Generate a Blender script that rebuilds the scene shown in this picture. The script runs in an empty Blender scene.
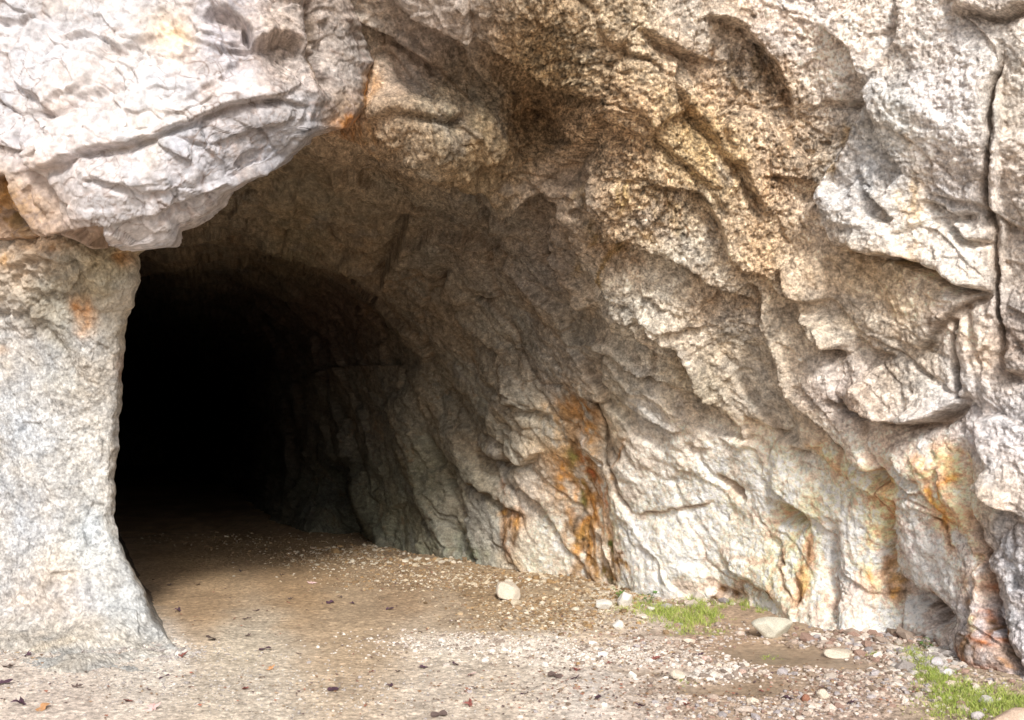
import bpy, math, random
import numpy as np
from mathutils import Vector

# ------------------------------------------------------------------ camera, sky, sun, exposure
scene = bpy.context.scene
F = 1024 * 35.0 / 36.0          # focal length in pixels
CX, HZ, CAMZ = 512.0, 430.0, 1.6
cam_d = bpy.data.cameras.new('camera'); cam = bpy.data.objects.new('camera', cam_d)
scene.collection.objects.link(cam); scene.camera = cam
cam.location = (0, 0, CAMZ); cam.rotation_euler = (math.radians(90), 0, 0)
cam_d.lens = 35; cam_d.sensor_width = 36; cam_d.shift_y = (HZ - 360) / 1024.0
cam_d.clip_end = 2000; cam_d.clip_start = 0.05

SUN_EL, SUN_AZ = 35.0, 6.0      # degrees; azimuth measured from straight behind the camera towards the right
d = Vector((math.sin(math.radians(SUN_AZ)) * math.cos(math.radians(SUN_EL)),
            -math.cos(math.radians(SUN_AZ)) * math.cos(math.radians(SUN_EL)), math.sin(math.radians(SUN_EL))))
sun_d = bpy.data.lights.new('sun', 'SUN'); sun = bpy.data.objects.new('sun', sun_d)
scene.collection.objects.link(sun)
sun.rotation_euler = d.to_track_quat('Z', 'Y').to_euler(); sun.location = (5, -8, 12)
sun_d.energy = 2.1; sun_d.angle = math.radians(11); sun_d.color = (1.0, 0.955, 0.89)

world = bpy.data.worlds.new('World'); scene.world = world; world.use_nodes = True
wn = world.node_tree; wn.nodes.clear()
sky = wn.nodes.new('ShaderNodeTexSky'); sky.sky_type = 'NISHITA'; sky.sun_disc = False
sky.sun_elevation = math.radians(SUN_EL); sky.sun_rotation = math.atan2(d.x, d.y)
sky.air_density = 1.0; sky.dust_density = 3.0
hs = wn.nodes.new('ShaderNodeHueSaturation'); hs.inputs['Saturation'].default_value = 0.35
bg = wn.nodes.new('ShaderNodeBackground'); bg.inputs['Strength'].default_value = 0.092
wo = wn.nodes.new('ShaderNodeOutputWorld')
wn.links.new(sky.outputs[0], hs.inputs['Color']); wn.links.new(hs.outputs[0], bg.inputs[0]); wn.links.new(bg.outputs[0], wo.inputs[0])
scene.view_settings.view_transform = 'Standard'; scene.view_settings.look = 'None'
scene.view_settings.exposure = 0.77; scene.view_settings.gamma = 1.0
scene.cycles.max_bounces = 6; scene.cycles.diffuse_bounces = 4

COL = scene.collection
rng = np.random.default_rng(7)
random.seed(7)

# ------------------------------------------------------------------ noise
def _h(i, j, k, seed):
    n = (i.astype(np.uint32) * np.uint32(374761393) + j.astype(np.uint32) * np.uint32(668265263)
         + k.astype(np.uint32) * np.uint32(2147483647) + np.uint32(seed * 974711 + 12345))
    n = (n ^ (n >> np.uint32(13))) * np.uint32(1274126177)
    n = (n ^ (n >> np.uint32(16))) * np.uint32(2246822519)
    n = n ^ (n >> np.uint32(15))
    return (n & np.uint32(0xffffff)).astype(np.float32) / np.float32(0xffffff)

def vnoise(P, seed=0):
    """value noise -1..1 at points P (N,3)"""
    P = P.astype(np.float32)
    fl = np.floor(P); fr = P - fl; fl = fl.astype(np.int64)
    w = fr * fr * fr * (fr * (fr * 6 - 15) + 10)
    i, j, k = fl[:, 0], fl[:, 1], fl[:, 2]
    def L(a, b, t): return a + (b - a) * t
    x, y, z = w[:, 0], w[:, 1], w[:, 2]
    r = []
    for dz in (0, 1):
        a = L(_h(i, j, k + dz, seed), _h(i + 1, j, k + dz, seed), x)
        b = L(_h(i, j + 1, k + dz, seed), _h(i + 1, j + 1, k + dz, seed), x)
        r.append(L(a, b, y))
    return L(r[0], r[1], z) * 2 - 1

_R = np.array([[0.36, 0.48, -0.8], [-0.8, 0.6, 0.0], [0.48, 0.64, 0.6]], dtype=np.float32)
def fbm(P, scale, octv=4, gain=0.5, seed=0, ridged=False):
    Q = (P * scale).astype(np.float32); a = 1.0; s = np.zeros(len(P), np.float32); t = 0
    for o in range(octv):
        n = vnoise(Q, seed + o)
        if ridged: n = 1 - 2 * np.abs(n)
        s += a * n; t += a; a *= gain; Q = (Q @ _R.T) * 2.03 + 3.7
    return s / t

def cells(P, scale, seed=0, k=9.0, tilt=1.0):
    """softly blended random planes around jittered cell seeds: broken, faceted rock. returns height (-1..1), cell edge distance"""
    Q = (P * scale).astype(np.float32); fl = np.floor(Q).astype(np.int64)
    num = np.zeros(len(P), np.float32); den = np.full(len(P), 1e-20, np.float32)
    f1 = np.full(len(P), 9, np.float32); f2 = np.full(len(P), 9, np.float32)
    for a in (-1, 0, 1):
        for b in (-1, 0, 1):
            for c in (-1, 0, 1):
                i, j, l = fl[:, 0] + a, fl[:, 1] + b, fl[:, 2] + c
                dx = Q[:, 0] - (i + _h(i, j, l, seed)); dy = Q[:, 1] - (j + _h(i, j, l, seed + 1)); dz = Q[:, 2] - (l + _h(i, j, l, seed + 2))
                dd = dx * dx + dy * dy + dz * dz
                g = _h(i, j, l, seed + 3) * 2 - 1
                hh = g * 0.5 + tilt * (dx * (_h(i, j, l, seed + 4) * 2 - 1) + dy * (_h(i, j, l, seed + 5) * 2 - 1) + dz * (_h(i, j, l, seed + 6) * 2 - 1))
                w = np.exp(-k * dd); num += w * hh; den += w
                e = np.sqrt(dd); m = e < f1
                f2 = np.where(m, f1, np.minimum(f2, e)); f1 = np.where(m, e, f1)
    return num / den, f2 - f1, f1

def grains(P, scale, seed=0):
    """rounded grains: 1 at grain centre, 0 at the gaps (uses 8 neighbours only)"""
    P = P + (0.45 / scale) * np.stack([vnoise(P * scale * .6, seed + 7), vnoise(P * scale * .6, seed + 8), vnoise(P * scale * .6, seed + 9)], -1)
    P = P @ _R.T
    Q = (P * scale).astype(np.float32) - 0.5; fl = np.floor(Q).astype(np.int64); Q = Q + 0.5
    f1 = np.full(len(P), 9, np.float32)
    for a in (0, 1):
        for b in (0, 1):
            for c in (0, 1):
                i, j, l = fl[:, 0] + a, fl[:, 1] + b, fl[:, 2] + c
                dx = Q[:, 0] - (i + .5 + .6 * (_h(i, j, l, seed) - .5)); dy = Q[:, 1] - (j + .5 + .6 * (_h(i, j, l, seed + 1) - .5)); dz = Q[:, 2] - (l + .5 + .6 * (_h(i, j, l, seed + 2) - .5))
                r = 0.7 + 0.6 * _h(i, j, l, seed + 3)
                f1 = np.minimum(f1, (dx * dx + dy * dy + dz * dz) / (r * r))
    return np.clip(1 - f1 * 2.2, 0, 1)

def sstep(a, b, x):
    t = np.clip((x - a) / (b - a), 0, 1); return t * t * (3 - 2 * t)

# ------------------------------------------------------------------ survey helpers: directions seen from the camera -> points
def unproj(u, v, Y):
    return np.stack([Y * (u - CX) / F, Y, CAMZ + Y * (HZ - v) / F], -1)

def tps(cp, vals, u, v, smooth=0.02):
    c = np.array(cp, float) / 300.0; n = len(c)
    def K(r2): return 0.5 * r2 * np.log(r2 + 1e-9)
    r2 = ((c[:, None] - c[None]) ** 2).sum(-1)
    A = np.zeros((n + 3, n + 3)); A[:n, :n] = K(r2) + smooth * np.eye(n)
    A[:n, n] = 1; A[:n, n + 1:] = c; A[n, :n] = 1; A[n + 1:, :n] = c.T
    w = np.linalg.solve(A, np.concatenate([vals, np.zeros(3)]))
    x = u.ravel() / 300.0; y = v.ravel() / 300.0; out = w[n] + w[n + 1] * x + w[n + 2] * y
    for i in range(n): out = out + w[i] * K((x - c[i, 0]) ** 2 + (y - c[i, 1]) ** 2)
    return out.reshape(u.shape)

def polydist(pts, u, v):
    """unsigned distance, signed side (+ = to the right of travel, i.e. below when going right), parameter 0..1"""
    pts = np.array(pts, float); seg = np.diff(pts, axis=0); ln = np.hypot(seg[:, 0], seg[:, 1]); cum = np.concatenate([[0], np.cumsum(ln)])
    best = np.full(u.shape, 1e9); side = np.zeros(u.shape); par = np.zeros(u.shape)
    for i in range(len(seg)):
        t = np.clip(((u - pts[i, 0]) * seg[i, 0] + (v - pts[i, 1]) * seg[i, 1]) / (ln[i] ** 2), 0, 1)
        dx = u - pts[i, 0] - t * seg[i, 0]; dy = v - pts[i, 1] - t * seg[i, 1]; dd = np.hypot(dx, dy)
        m = dd < best; best = np.where(m, dd, best)
        side = np.where(m, seg[i, 0] * (v - pts[i, 1]) - seg[i, 1] * (u - pts[i, 0]), side); par = np.where(m, (cum[i] + t * ln[i]) / cum[-1], par)
    return best, np.sign(side), par

def inbox(pts, u, v, m):
    p = np.array(pts); return (u > p[:, 0].min() - m) & (u < p[:, 0].max() + m) & (v > p[:, 1].min() - m) & (v < p[:, 1].max() + m)

def ledge(h, u, v, pts, A, wu=30, wl=20, taper=6.0, sharp=2.3):
    """rock left of travel (above, when traced left to right) stands proud and breaks off along the line"""
    m = inbox(pts, u, v, 3.2 * max(wu, wl)); uu, vv = u[m], v[m]
    dd, sd, t = polydist(pts, uu, vv)
    tp = np.clip(np.minimum(t, 1 - t) * taper, 0, 1) ** 0.7
    e = np.minimum(1.0, np.where(tp > 0, 1, 0) + 0)
    up = A * np.exp(-(dd / wu) ** 1.3); lo = -A * np.exp(-(dd / wl) ** 1.3)
    k = 0.5 + 0.5 * np.tanh(-sd * dd / sharp)
    h[m] += tp * (k * up + (1 - k) * lo - .38 * abs(A) * np.exp(-((dd * -sd * -1 - 4) / 3.2) ** 2))

def groove(h, u, v, pts, A, w=3, taper=8.0):
    m = inbox(pts, u, v, 4 * w + 4); uu, vv = u[m], v[m]
    dd, sd, t = polydist(pts, uu, vv)
    tp = np.clip(np.minimum(t, 1 - t) * taper, 0, 1) ** 0.6
    h[m] -= tp * A * np.exp(-(dd / w) ** 1.5)

def bump(h, u, v, c, ru, rv, ang, A, p=1.4):
    a = math.radians(ang); du, dv = u - c[0], v - c[1]
    x = (du * math.cos(a) + dv * math.sin(a)) / ru; y = (-du * math.sin(a) + dv * math.cos(a)) / rv
    h += A * np.exp(-(x * x + y * y) ** p)

def stain(C, u, v, c, ru, rv, ang, col, s=1.0, p=1.5, nz=None):
    a = math.radians(ang); du, dv = u - c[0], v - c[1]
    x = (du * math.cos(a) + dv * math.sin(a)) / ru; y = (-du * math.sin(a) + dv * math.cos(a)) / rv
    r = x * x + y * y
    w = s * np.exp(-r ** p)
    if nz is not None: w = np.clip(w * (1 + 1.3 * nz), 0, 1) * np.clip(s + .1, 0, 1)
    w = np.clip(w, 0, 1)[..., None]
    C += w * (np.array(col, np.float32) - C)

def streak(C, u, v, pts, w, col, s=1.0, nz=None):
    m = inbox(pts, u, v, 3 * w); dd, sd, t = polydist(pts, u[m], v[m])
    k = s * np.exp(-(dd / w) ** 1.6) * np.clip(np.minimum(t + .05, 1.05 - t) * 6, 0, 1)
    if nz is not None: k = k * (1 + 1.2 * nz[m])
    k = np.clip(k, 0, 1)[..., None]; C[m] += k * (np.array(col, np.float32) - C[m])

def zones(pts, u, v, sig=70.0):
    num = np.zeros(u.shape + (3,), np.float32); den = np.zeros(u.shape, np.float32) + 1e-12
    g = np.zeros(u.shape, np.float32)
    for (x, y, r, gg, b, gr) in pts:
        r2 = ((u - x) ** 2 + (v - y) ** 2) / sig ** 2
        w = (1.0 / (r2 + 0.08) ** 2).astype(np.float32)
        num += w[..., None] * np.array([r, gg, b], np.float32); den += w; g += w * gr
    return num / den[..., None], g / den

# ------------------------------------------------------------------ mesh helpers
def grid_faces(nr, nc):
    i = np.arange(nr * nc).reshape(nr, nc)
    return np.stack([i[:-1, :-1], i[1:, :-1], i[1:, 1:], i[:-1, 1:]], -1).reshape(-1, 4)

def mesh_from(name, V, Fq, mat, parent=None, attrs=None, smooth=True):
    me = bpy.data.meshes.new(name); V = np.asarray(V, np.float32); Fq = np.asarray(Fq, np.int32)
    me.vertices.add(len(V)); me.vertices.foreach_set('co', V.ravel())
    n = Fq.shape[1]; me.loops.add(Fq.size); me.loops.foreach_set('vertex_index', Fq.ravel())
    me.polygons.add(len(Fq)); me.polygons.foreach_set('loop_start', np.arange(0, Fq.size, n, dtype=np.int32))
    me.update(calc_edges=True)
    me.polygons.foreach_set('use_smooth', np.full(len(Fq), smooth))
    for k, a in (attrs or {}).items():
        if a.ndim == 2:
            at = me.attributes.new(k, 'FLOAT_COLOR', 'POINT'); c = np.ones((len(V), 4), np.float32); c[:, :3] = a; at.data.foreach_set('color', c.ravel())
        else:
            at = me.attributes.new(k, 'FLOAT', 'POINT'); at.data.foreach_set('value', a.astype(np.float32).ravel())
    me.materials.append(mat)
    o = bpy.data.objects.new(name, me); COL.objects.link(o)
    if parent: o.parent = parent
    return o

def tag(o, label=None, cat=None, group=None, kind=None):
    if label: o['label'] = label
    if cat: o['category'] = cat
    if group: o['group'] = group
    if kind: o['kind'] = kind
    return o

# ------------------------------------------------------------------ materials
def rock_material(name, rough=0.9, speck=1.0, bumpd=1.0, fine=95.0):
    m = bpy.data.materials.new(name); m.use_nodes = True; nt = m.node_tree; N = nt.nodes; Lk = nt.links
    b = N['Principled BSDF']; b.inputs['Roughness'].default_value = rough
    b.inputs['Specular IOR Level'].default_value = 0.25
    at = N.new('ShaderNodeAttribute'); at.attribute_name = 'tint'
    gt = N.new('ShaderNodeAttribute'); gt.attribute_name = 'grit'
    tc = N.new('ShaderNodeTexCoord')
    def noise(sc, det=4, rg=0.6):
        n = N.new('ShaderNodeTexNoise'); n.inputs['Scale'].default_value = sc; n.inputs['Detail'].default_value = det
        n.inputs['Roughness'].default_value = rg; Lk.new(tc.outputs['Object'], n.inputs['Vector']); return n
    def ramp(src, p0, v0, p1, v1):
        r = N.new('ShaderNodeMapRange'); r.inputs['From Min'].default_value = p0; r.inputs['From Max'].default_value = p1
        r.inputs['To Min'].default_value = v0; r.inputs['To Max'].default_value = v1; Lk.new(src, r.inputs['Value']); return r.outputs[0]
    def math_(op, a, b_):
        n = N.new('ShaderNodeMath'); n.operation = op
        for k, x in ((0, a), (1, b_)):
            if isinstance(x, (int, float)): n.inputs[k].default_value = x
            else: Lk.new(x, n.inputs[k])
        return n.outputs[0]
    n1 = noise(fine, 3, 0.7); n2 = noise(fine * 0.28, 4, 0.6); n3 = noise(3.5, 5, 0.6)
    # mineral grains: dark flecks and pale flecks, stronger where the rock is gritty
    dark = ramp(n1.outputs[0], 0.40, 1.0, 0.48, 0.0)
    lite = ramp(n1.outputs[0], 0.55, 0.0, 0.63, 1.0)
    mid = ramp(n2.outputs[0], 0.33, 0.72, 0.67, 1.22)
    big = ramp(n3.outputs[0], 0.3, 0.86, 0.7, 1.12)
    gd = math_('MULTIPLY', dark, math_('MULTIPLY', gt.outputs['Fac'], 0.62 * speck))
    gl = math_('MULTIPLY', lite, math_('MULTIPLY', gt.outputs['Fac'], 0.85 * speck))
    f = math_('MULTIPLY', math_('ADD', math_('SUBTRACT', 1.0, gd), gl), math_('MULTIPLY', mid, big))
    vm = N.new('ShaderNodeVectorMath'); vm.operation = 'SCALE'; Lk.new(at.outputs['Color'], vm.inputs[0]); Lk.new(f, vm.inputs['Scale'])
    vmn = N.new('ShaderNodeVectorMath'); vmn.operation = 'MINIMUM'; Lk.new(vm.outputs[0], vmn.inputs[0]); vmn.inputs[1].default_value = (0.86, 0.84, 0.81)
    Lk.new(vmn.outputs[0], b.inputs['Base Color'])
    bp = N.new('ShaderNodeBump'); bp.inputs['Distance'].default_value = 0.012 * bumpd; bp.inputs['Strength'].default_value = 0.9
    hh = math_('ADD', math_('MULTIPLY', n2.outputs[0], 1.0), math_('MULTIPLY', n1.outputs[0], 0.55))
    Lk.new(hh, bp.inputs['Height']); Lk.new(bp.outputs[0], b.inputs['Normal'])
    return m

M_CLIFF = rock_material('cliff_rock', 0.88, fine=55, bumpd=1.9)
M_PALE = rock_material('pale_limestone', 0.8, speck=0.55, bumpd=0.8, fine=60)
M_PILLAR = rock_material('grey_pillar_rock', 0.9, speck=.7, fine=52)
M_GROUND = rock_material('ground_soil', 0.95, speck=.65, bumpd=1.0, fine=75)

_n = M_GROUND.node_tree; _w = _n.nodes.new('ShaderNodeAttribute'); _w.attribute_name = 'wet'; _m = _n.nodes.new('ShaderNodeMapRange')
_m.inputs['To Min'].default_value = .95; _m.inputs['To Max'].default_value = .28; _n.links.new(_w.outputs['Fac'], _m.inputs['Value']); _n.links.new(_m.outputs[0], _n.nodes['Principled BSDF'].inputs['Roughness'])

def nonuni(lo, a, b, hi, step, grow=1.09):
    mid = np.arange(a, b + step, step); l = []; x, s = a, step
    while x > lo: s *= grow; x -= s; l.append(max(x, lo))
    r = []; x, s = mid[-1], step
    while x < hi: s *= grow; x += s; r.append(min(x, hi))
    return np.array(l[::-1] + list(mid) + r)

def normals(P):
    du = np.gradient(P, axis=1); dv = np.gradient(P, axis=0)
    n = np.cross(du, dv); n /= np.linalg.norm(n, axis=-1, keepdims=True) + 1e-9
    return n

def smooth2(a, k):
    for ax in (0, 1):
        for _ in range(2):
            p = np.concatenate([np.repeat(np.take(a, [0], ax), k, ax), a, np.repeat(np.take(a, [-1], ax), k + 1, ax)], ax)
            c = np.cumsum(p, axis=ax); n = a.shape[ax]
            z = np.take(c, np.arange(2 * k, 2 * k + n), ax) - np.take(c, np.arange(0, n), ax)
            a = z / (2 * k)
    return a

# stretched frame: the bedding of the right-hand wall runs down towards the camera
dd_ = Vector((0.52, -0.42, -0.74)).normalized(); e1 = Vector((0.7, 0.7, 0)).cross(dd_).normalized(); e2 = dd_.cross(e1).normalized()
BED = np.array([dd_, e1, e2], np.float32)
def bedded(P, st=0.38):
    Q = P.astype(np.float32) @ BED.T; Q[:, 0] *= st; return Q

cliff = bpy.data.objects.new('cliff', None); COL.objects.link(cliff); cliff.location = (0, 0, 0)
tag(cliff, 'weathered limestone cliff around the mouth of a dark cave', 'cliff', kind='structure')

# ------------------------------------------------------------------ right-hand wall, cave roof and tunnel
FOOT = [(270, 515, 18.5), (290, 528, 16.2), (330, 540, 14.5), (370, 548, 13.5), (440, 560, 12.2), (500, 570, 11.35), (560, 578, 10.75), (620, 592, 9.8),
        (700, 604, 9.15), (760, 614, 8.65), (850, 645, 7.5), (900, 632, 7.7), (960, 668, 6.75), (1024, 690, 6.15)]
CPA = FOOT + [(u, v + 90, Y) for u, v, Y in FOOT] + [
    (1100, 700, 5.9), (1400, 700, 5.6), (1400, 300, 5.5), (1400, -150, 5.3), (1200, 300, 5.8), (1200, -150, 5.6), (1024, 0, 6.0), (1024, -150, 5.9),
    (900, 100, 6.6), (900, 300, 6.9), (900, 500, 7.25), (1000, 300, 6.35), (1000, 500, 6.4), (800, 200, 7.35), (800, 400, 7.85), (800, 560, 8.25),
    (900, -150, 6.3), (750, -150, 6.6), (600, -150, 6.5), (450, -150, 6.4), (300, -150, 6.6), (0, -150, 7.4), (-300, -150, 7.6),
    (800, 50, 6.95), (700, 80, 7.1), (600, 50, 7.0), (520, 10, 6.9), (440, -20, 6.85), (380, -30, 7.1), (600, 108, 7.2), (622, 150, 7.22), (645, 200, 7.4), (596, 188, 7.55), (655, 255, 7.75), (700, 200, 7.4), (700, 350, 8.3),
    (700, 480, 8.9), (620, 500, 9.6), (560, 500, 10.4), (556, 150, 7.95), (570, 105, 7.6), (500, 80, 7.5), (450, 80, 7.5), (400, 60, 7.5), (360, 60, 7.55), (430, 158, 7.62), (380, 135, 7.62), (500, 165, 7.85), (430, 186, 8.5), (480, 203, 8.65), (372, 156, 8.6), (400, 176, 8.6),
    (480, 225, 9.2), (540, 230, 8.6), (560, 300, 9.05), (605, 300, 8.55), (620, 370, 8.85), (560, 380, 9.6), (520, 440, 10.4), (460, 450, 11.7), (440, 400, 11.8),
    (400, 450, 12.8), (400, 380, 12.6), (480, 360, 10.8), (450, 300, 10.5), (400, 280, 10.9), (350, 240, 10.1), (500, 300, 9.8), (380, 500, 13.6),
    (330, 165, 8.7), (300, 200, 9.4), (250, 230, 10.3), (160, 262, 12.3), (100, 250, 12.5), (-100, 200, 11), (-300, 200, 11), (200, 150, 9.0), (0, 100, 9.0),
    (340, 430, 15.2), (300, 350, 16.5), (250, 290, 15.5), (200, 290, 16), (150, 300, 17), (280, 400, 19), (285, 480, 18.5), (200, 400, 30), (140, 400, 32),
    (200, 480, 30), (240, 350, 22), (-200, 400, 34), (-300, 600, 34), (100, 560, 34), (0, 700, 30), (200, 700, 24)]

print('wall...')
uA = nonuni(-420, 118, 1034, 3200, 1.25, 1.07); vA = nonuni(-1300, -12, 704, 1000, 1.25, 1.07)
U, V = np.meshgrid(uA, vA)
Uc, Vc = np.clip(U, -300, 1400), np.clip(V, -150, 735)
lnY = tps([(a, b) for a, b, c in CPA], np.log([c for a, b, c in CPA]), Uc, Vc, 0.004)
Y = np.exp(np.clip(lnY, math.log(5.0), math.log(34))); Y = Y * (1 + .35 * sstep(18, 33, Y))     # the tunnel runs far back
kl = sstep(-60, -400, U); Y = Y * (1 - kl) + 7.6 * kl                    # and its left side closes against the back of the outer face
# the far tunnel is stepped back behind the inner arch
inner = [(60, 300), (150, 276), (200, 263), (250, 257), (300, 264), (340, 283), (375, 303), (400, 330), (415, 365), (400, 400)]
q, sd, t = polydist(inner, U, V)
k = 0.5 + 0.5 * np.tanh(sd * q / 5.0); fade = np.exp(-(q / 60) ** 1.5) * np.clip((1 - t) * 4, 0, 1)
Y = Y * (1 + 0.11 * fade * (k - 0.15))
# blind alcove low on the wall, behind the last lit buttress
q, sd, t = polydist([(352, 455), (350, 490), (362, 516), (376, 545), (380, 560)], U, V)
Y = Y * (1 + 0.13 * np.exp(-(q / 38) ** 1.6) * (0.5 + 0.5 * np.tanh(sd * q / 3.0)) * np.clip(t * 5, 0, 1))
P0 = unproj(U, V, Y)
NS = normals(smooth2(P0, 9)); 
pf = P0.reshape(-1, 3); shp = U.shape
W1 = fbm(pf, 1.1, 3, seed=11).reshape(shp); W2 = fbm(pf, 1.1, 3, seed=21).reshape(shp)
W3 = fbm(pf, 7.0, 3, seed=12).reshape(shp); W4 = fbm(pf, 7.0, 3, seed=22).reshape(shp)
u = U + 5 * W1 + 5.0 * W3; v = V + 5 * W2 + 5.0 * W4
h = np.zeros(shp)
L = lambda pts, A, wu=30, wl=20, **k: ledge(h, u, v, pts, 1.35 * A, wu, wl, **k)
G = lambda pts, A, w=3, **k: groove(h, u, v, pts, A, w, **k)
B_ = lambda c, ru, rv, ang, A, **k: bump(h, u, v, c, ru, rv, ang, A, **k)
# facade lip over the cave and the dark three-cornered recess
L([(395, -20), (440, 8), (484, 25), (528, 58), (565, 78), (604, 98)], 0.17, 60, 40)
L([(540, 192), (560, 172), (578, 145), (592, 122), (606, 96)][::-1], -0.08, 26, 40, sharp=3)   # spur edge, right side proud
L([(545, 188), (575, 225), (590, 262), (618, 300), (650, 340), (672, 352)], 0.09, 40, 40)
L([(340, 128), (365, 134), (394, 157), (434, 168), (484, 184), (505, 204), (540, 194), (565, 205)], 0.13, 34, 24)
L([(340, 5), (376, 29), (420, 58), (445, 66)], 0.09, 26, 26); L([(390, 0), (448, 36), (484, 83), (499, 90)], 0.10, 26, 22)
L([(370, 120), (400, 112), (440, 118), (468, 108)], 0.05, 20, 20)
L([(409, 222), (398, 245), (385, 270), (383, 285)], 0.09, 20, 22)
L([(483, 205), (500, 235), (505, 270), (530, 300), (548, 330)], 0.06, 26, 20)
L([(450, 262), (448, 290), (470, 330), (500, 352)], 0.07, 22, 22)
L([(540, 215), (552, 250), (575, 292), (592, 325), (603, 345), (600, 380), (614, 406)], 0.075, 26, 28)
L([(600, 262), (618, 290), (647, 330), (690, 372), (712, 392)], 0.07, 26, 22)
L([(593, 339), (620, 352), (647, 375), (687, 393), (720, 404)], 0.05, 24, 18)
L([(610, 404), (625, 411), (647, 422), (678, 430), (690, 428)], 0.055, 24, 12)
L([(420, 330), (440, 372), (470, 400), (492, 430)], 0.08, 26, 26); L([(502, 364), (506, 385), (513, 400), (531, 408), (550, 420)], 0.045, 20, 14)
L([(474, 446), (488, 454), (502, 465), (526, 463), (540, 452)], 0.10, 18, 16)
L([(425, 425), (434, 437), (448, 458), (466, 478), (480, 490), (502, 503), (528, 518)], 0.07, 20, 22)
L([(380, 380), (398, 420), (412, 455), (420, 500), (432, 540)], 0.10, 22, 24)
L([(448, 470), (460, 500), (468, 530), (470, 560)], 0.09, 18, 18); L([(500, 380), (492, 410), (486, 440)], 0.05, 14, 14)
G([(502, 462), (498, 490), (504, 520), (500, 560)], 0.05, 6); G([(530, 405), (540, 425), (560, 440)], 0.03, 4)
G([(586, 392), (598, 425), (607, 467), (614, 492), (636, 518)], 0.07, 4); L([(636, 518), (655, 513), (690, 507), (715, 500)], 0.04, 26, 14)
G([(575, 400), (566, 440), (578, 480), (575, 520), (590, 575)], 0.09, 10); B_((585, 500), 12, 50, 0, -0.08)
G([(640, 430), (655, 460), (690, 470)], 0.03, 3)
# diagonal beds of the main wall
L([(670, 78), (690, 105), (710, 126), (739, 159), (761, 195), (768, 215)], 0.08, 30, 24)
L([(700, 12), (722, 18), (746, 29), (775, 61), (790, 94), (794, 122)], 0.075, 30, 34)
L([(640, 20), (660, 40), (690, 52), (708, 60)], 0.06, 24, 20)
L([(605, 100), (640, 112), (660, 140), (700, 172), (730, 205)], 0.05, 24, 22)
L([(585, 190), (610, 232), (640, 245), (680, 262), (710, 281), (739, 292), (761, 307)], 0.085, 30, 22)
L([(640, 300), (674, 336), (696, 364), (710, 393), (732, 419), (745, 440)], 0.11, 28, 24)
L([(754, 276), (761, 288), (764, 321), (786, 364), (797, 393), (826, 426), (855, 455), (880, 482)], 0.12, 30, 26)
L([(784, 262), (797, 289), (815, 325), (833, 346), (850, 358)], 0.11, 28, 26)
L([(855, 336), (876, 350), (896, 356)], 0.06, 16, 12); L([(745, 410), (757, 419), (779, 437)], 0.05, 16, 14)
L([(786, 446), (800, 452), (812, 451), (824, 438)], 0.07, 16, 10)
L([(820, 98), (833, 103), (846, 106), (858, 100)], 0.04, 22, 12); B_((848, 106), 18, 6, -12, -.07, p=1)
L([(876, 78), (870, 92), (855, 119), (844, 152), (826, 195), (800, 216)], 0.09, 44, 30, sharp=4.5)
L([(898, -10), (897, 36), (888, 50)], 0.05, 20, 20)
L([(862, 168), (869, 177), (891, 199), (907, 219)], 0.06, 16, 12)
L([(930, 198), (938, 206), (956, 216), (984, 216)], 0.07, 18, 12); L([(948, 218), (956, 228), (970, 238), (994, 242)], 0.06, 12, 10)
L([(950, 8), (975, 14), (1003, 15), (1030, 5)], 0.08, 20, 18)
L([(845, 250), (862, 246), (891, 256), (927, 262), (950, 276), (966, 286), (994, 290)], 0.13, 40, 26)
L([(994, 292), (975, 300), (959, 308), (934, 332), (914, 360)][::-1], 0.045, 20, 22)
G([(952, 318), (949, 345), (951, 380), (953, 402)], 0.10, 3.5)
L([(838, 392), (850, 404), (869, 414), (905, 424), (930, 422), (955, 405), (960, 390)], 0.10, 44, 22)
B_((850, 405), 14, 10, 20, -0.09)
G([(1001, 40), (997, 75), (993, 108), (992, 180), (994, 250), (997, 310), (1000, 372)], 0.12, 4); L([(1000, 350), (1004, 372), (1030, 372)], 0.07, 18, 16)
L([(1000, 40), (1003, 180), (1003, 340)], -0.05, 30, 16)
G([(962, 300), (972, 340), (975, 362), (990, 372)], 0.05, 3)
# lower wall: hollows, buttresses, cracks
G([(690, 440), (700, 460), (714, 474), (728, 485), (746, 503)], 0.08, 4.5)
L([(765, 500), (780, 503), (796, 510), (810, 527)], 0.10, 20, 18); B_((790, 518), 17, 9, 15, -0.15)
B_((874, 484), 10, 9, 30, -0.14); L([(850, 452), (862, 466), (876, 480)], 0.05, 16, 12)
L([(887, 455), (905, 474), (925, 491)], 0.09, 18, 14)
G([(806, 527), (790, 540), (775, 545), (782, 572), (804, 604)], 0.07, 5)
B_((856, 575), 26, 62, 3, 0.17); B_((918, 545), 22, 60, -6, 0.12)
G([(838, 520), (832, 555), (834, 592), (822, 632)], 0.14, 8)
G([(891, 500), (889, 525), (886, 568), (905, 592), (928, 618)], 0.14, 8); B_((925, 608), 26, 15, 35, -0.28)
G([(948, 440), (955, 465), (963, 514), (981, 565), (988, 612), (1000, 645), (1016, 678)], 0.20, 7)
L([(936, 470), (942, 500), (958, 540)], 0.05, 14, 14)
B_((965, 600), 20, 50, -8, 0.10); B_((982, 650), 26, 30, 0, 0.07)
L([(975, 486), (986, 497), (1000, 506), (1018, 511)], 0.12, 20, 12); G([(1000, 560), (1012, 566), (1030, 570)], 0.05, 4)
L([(1030, 600), (1010, 590), (1002, 570)], 0.04, 12, 12)
L([(640, 540), (668, 560), (672, 590)], 0.05, 30, 18); L([(715, 545), (735, 570), (770, 592), (790, 612)], 0.05, 20, 14)
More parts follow.
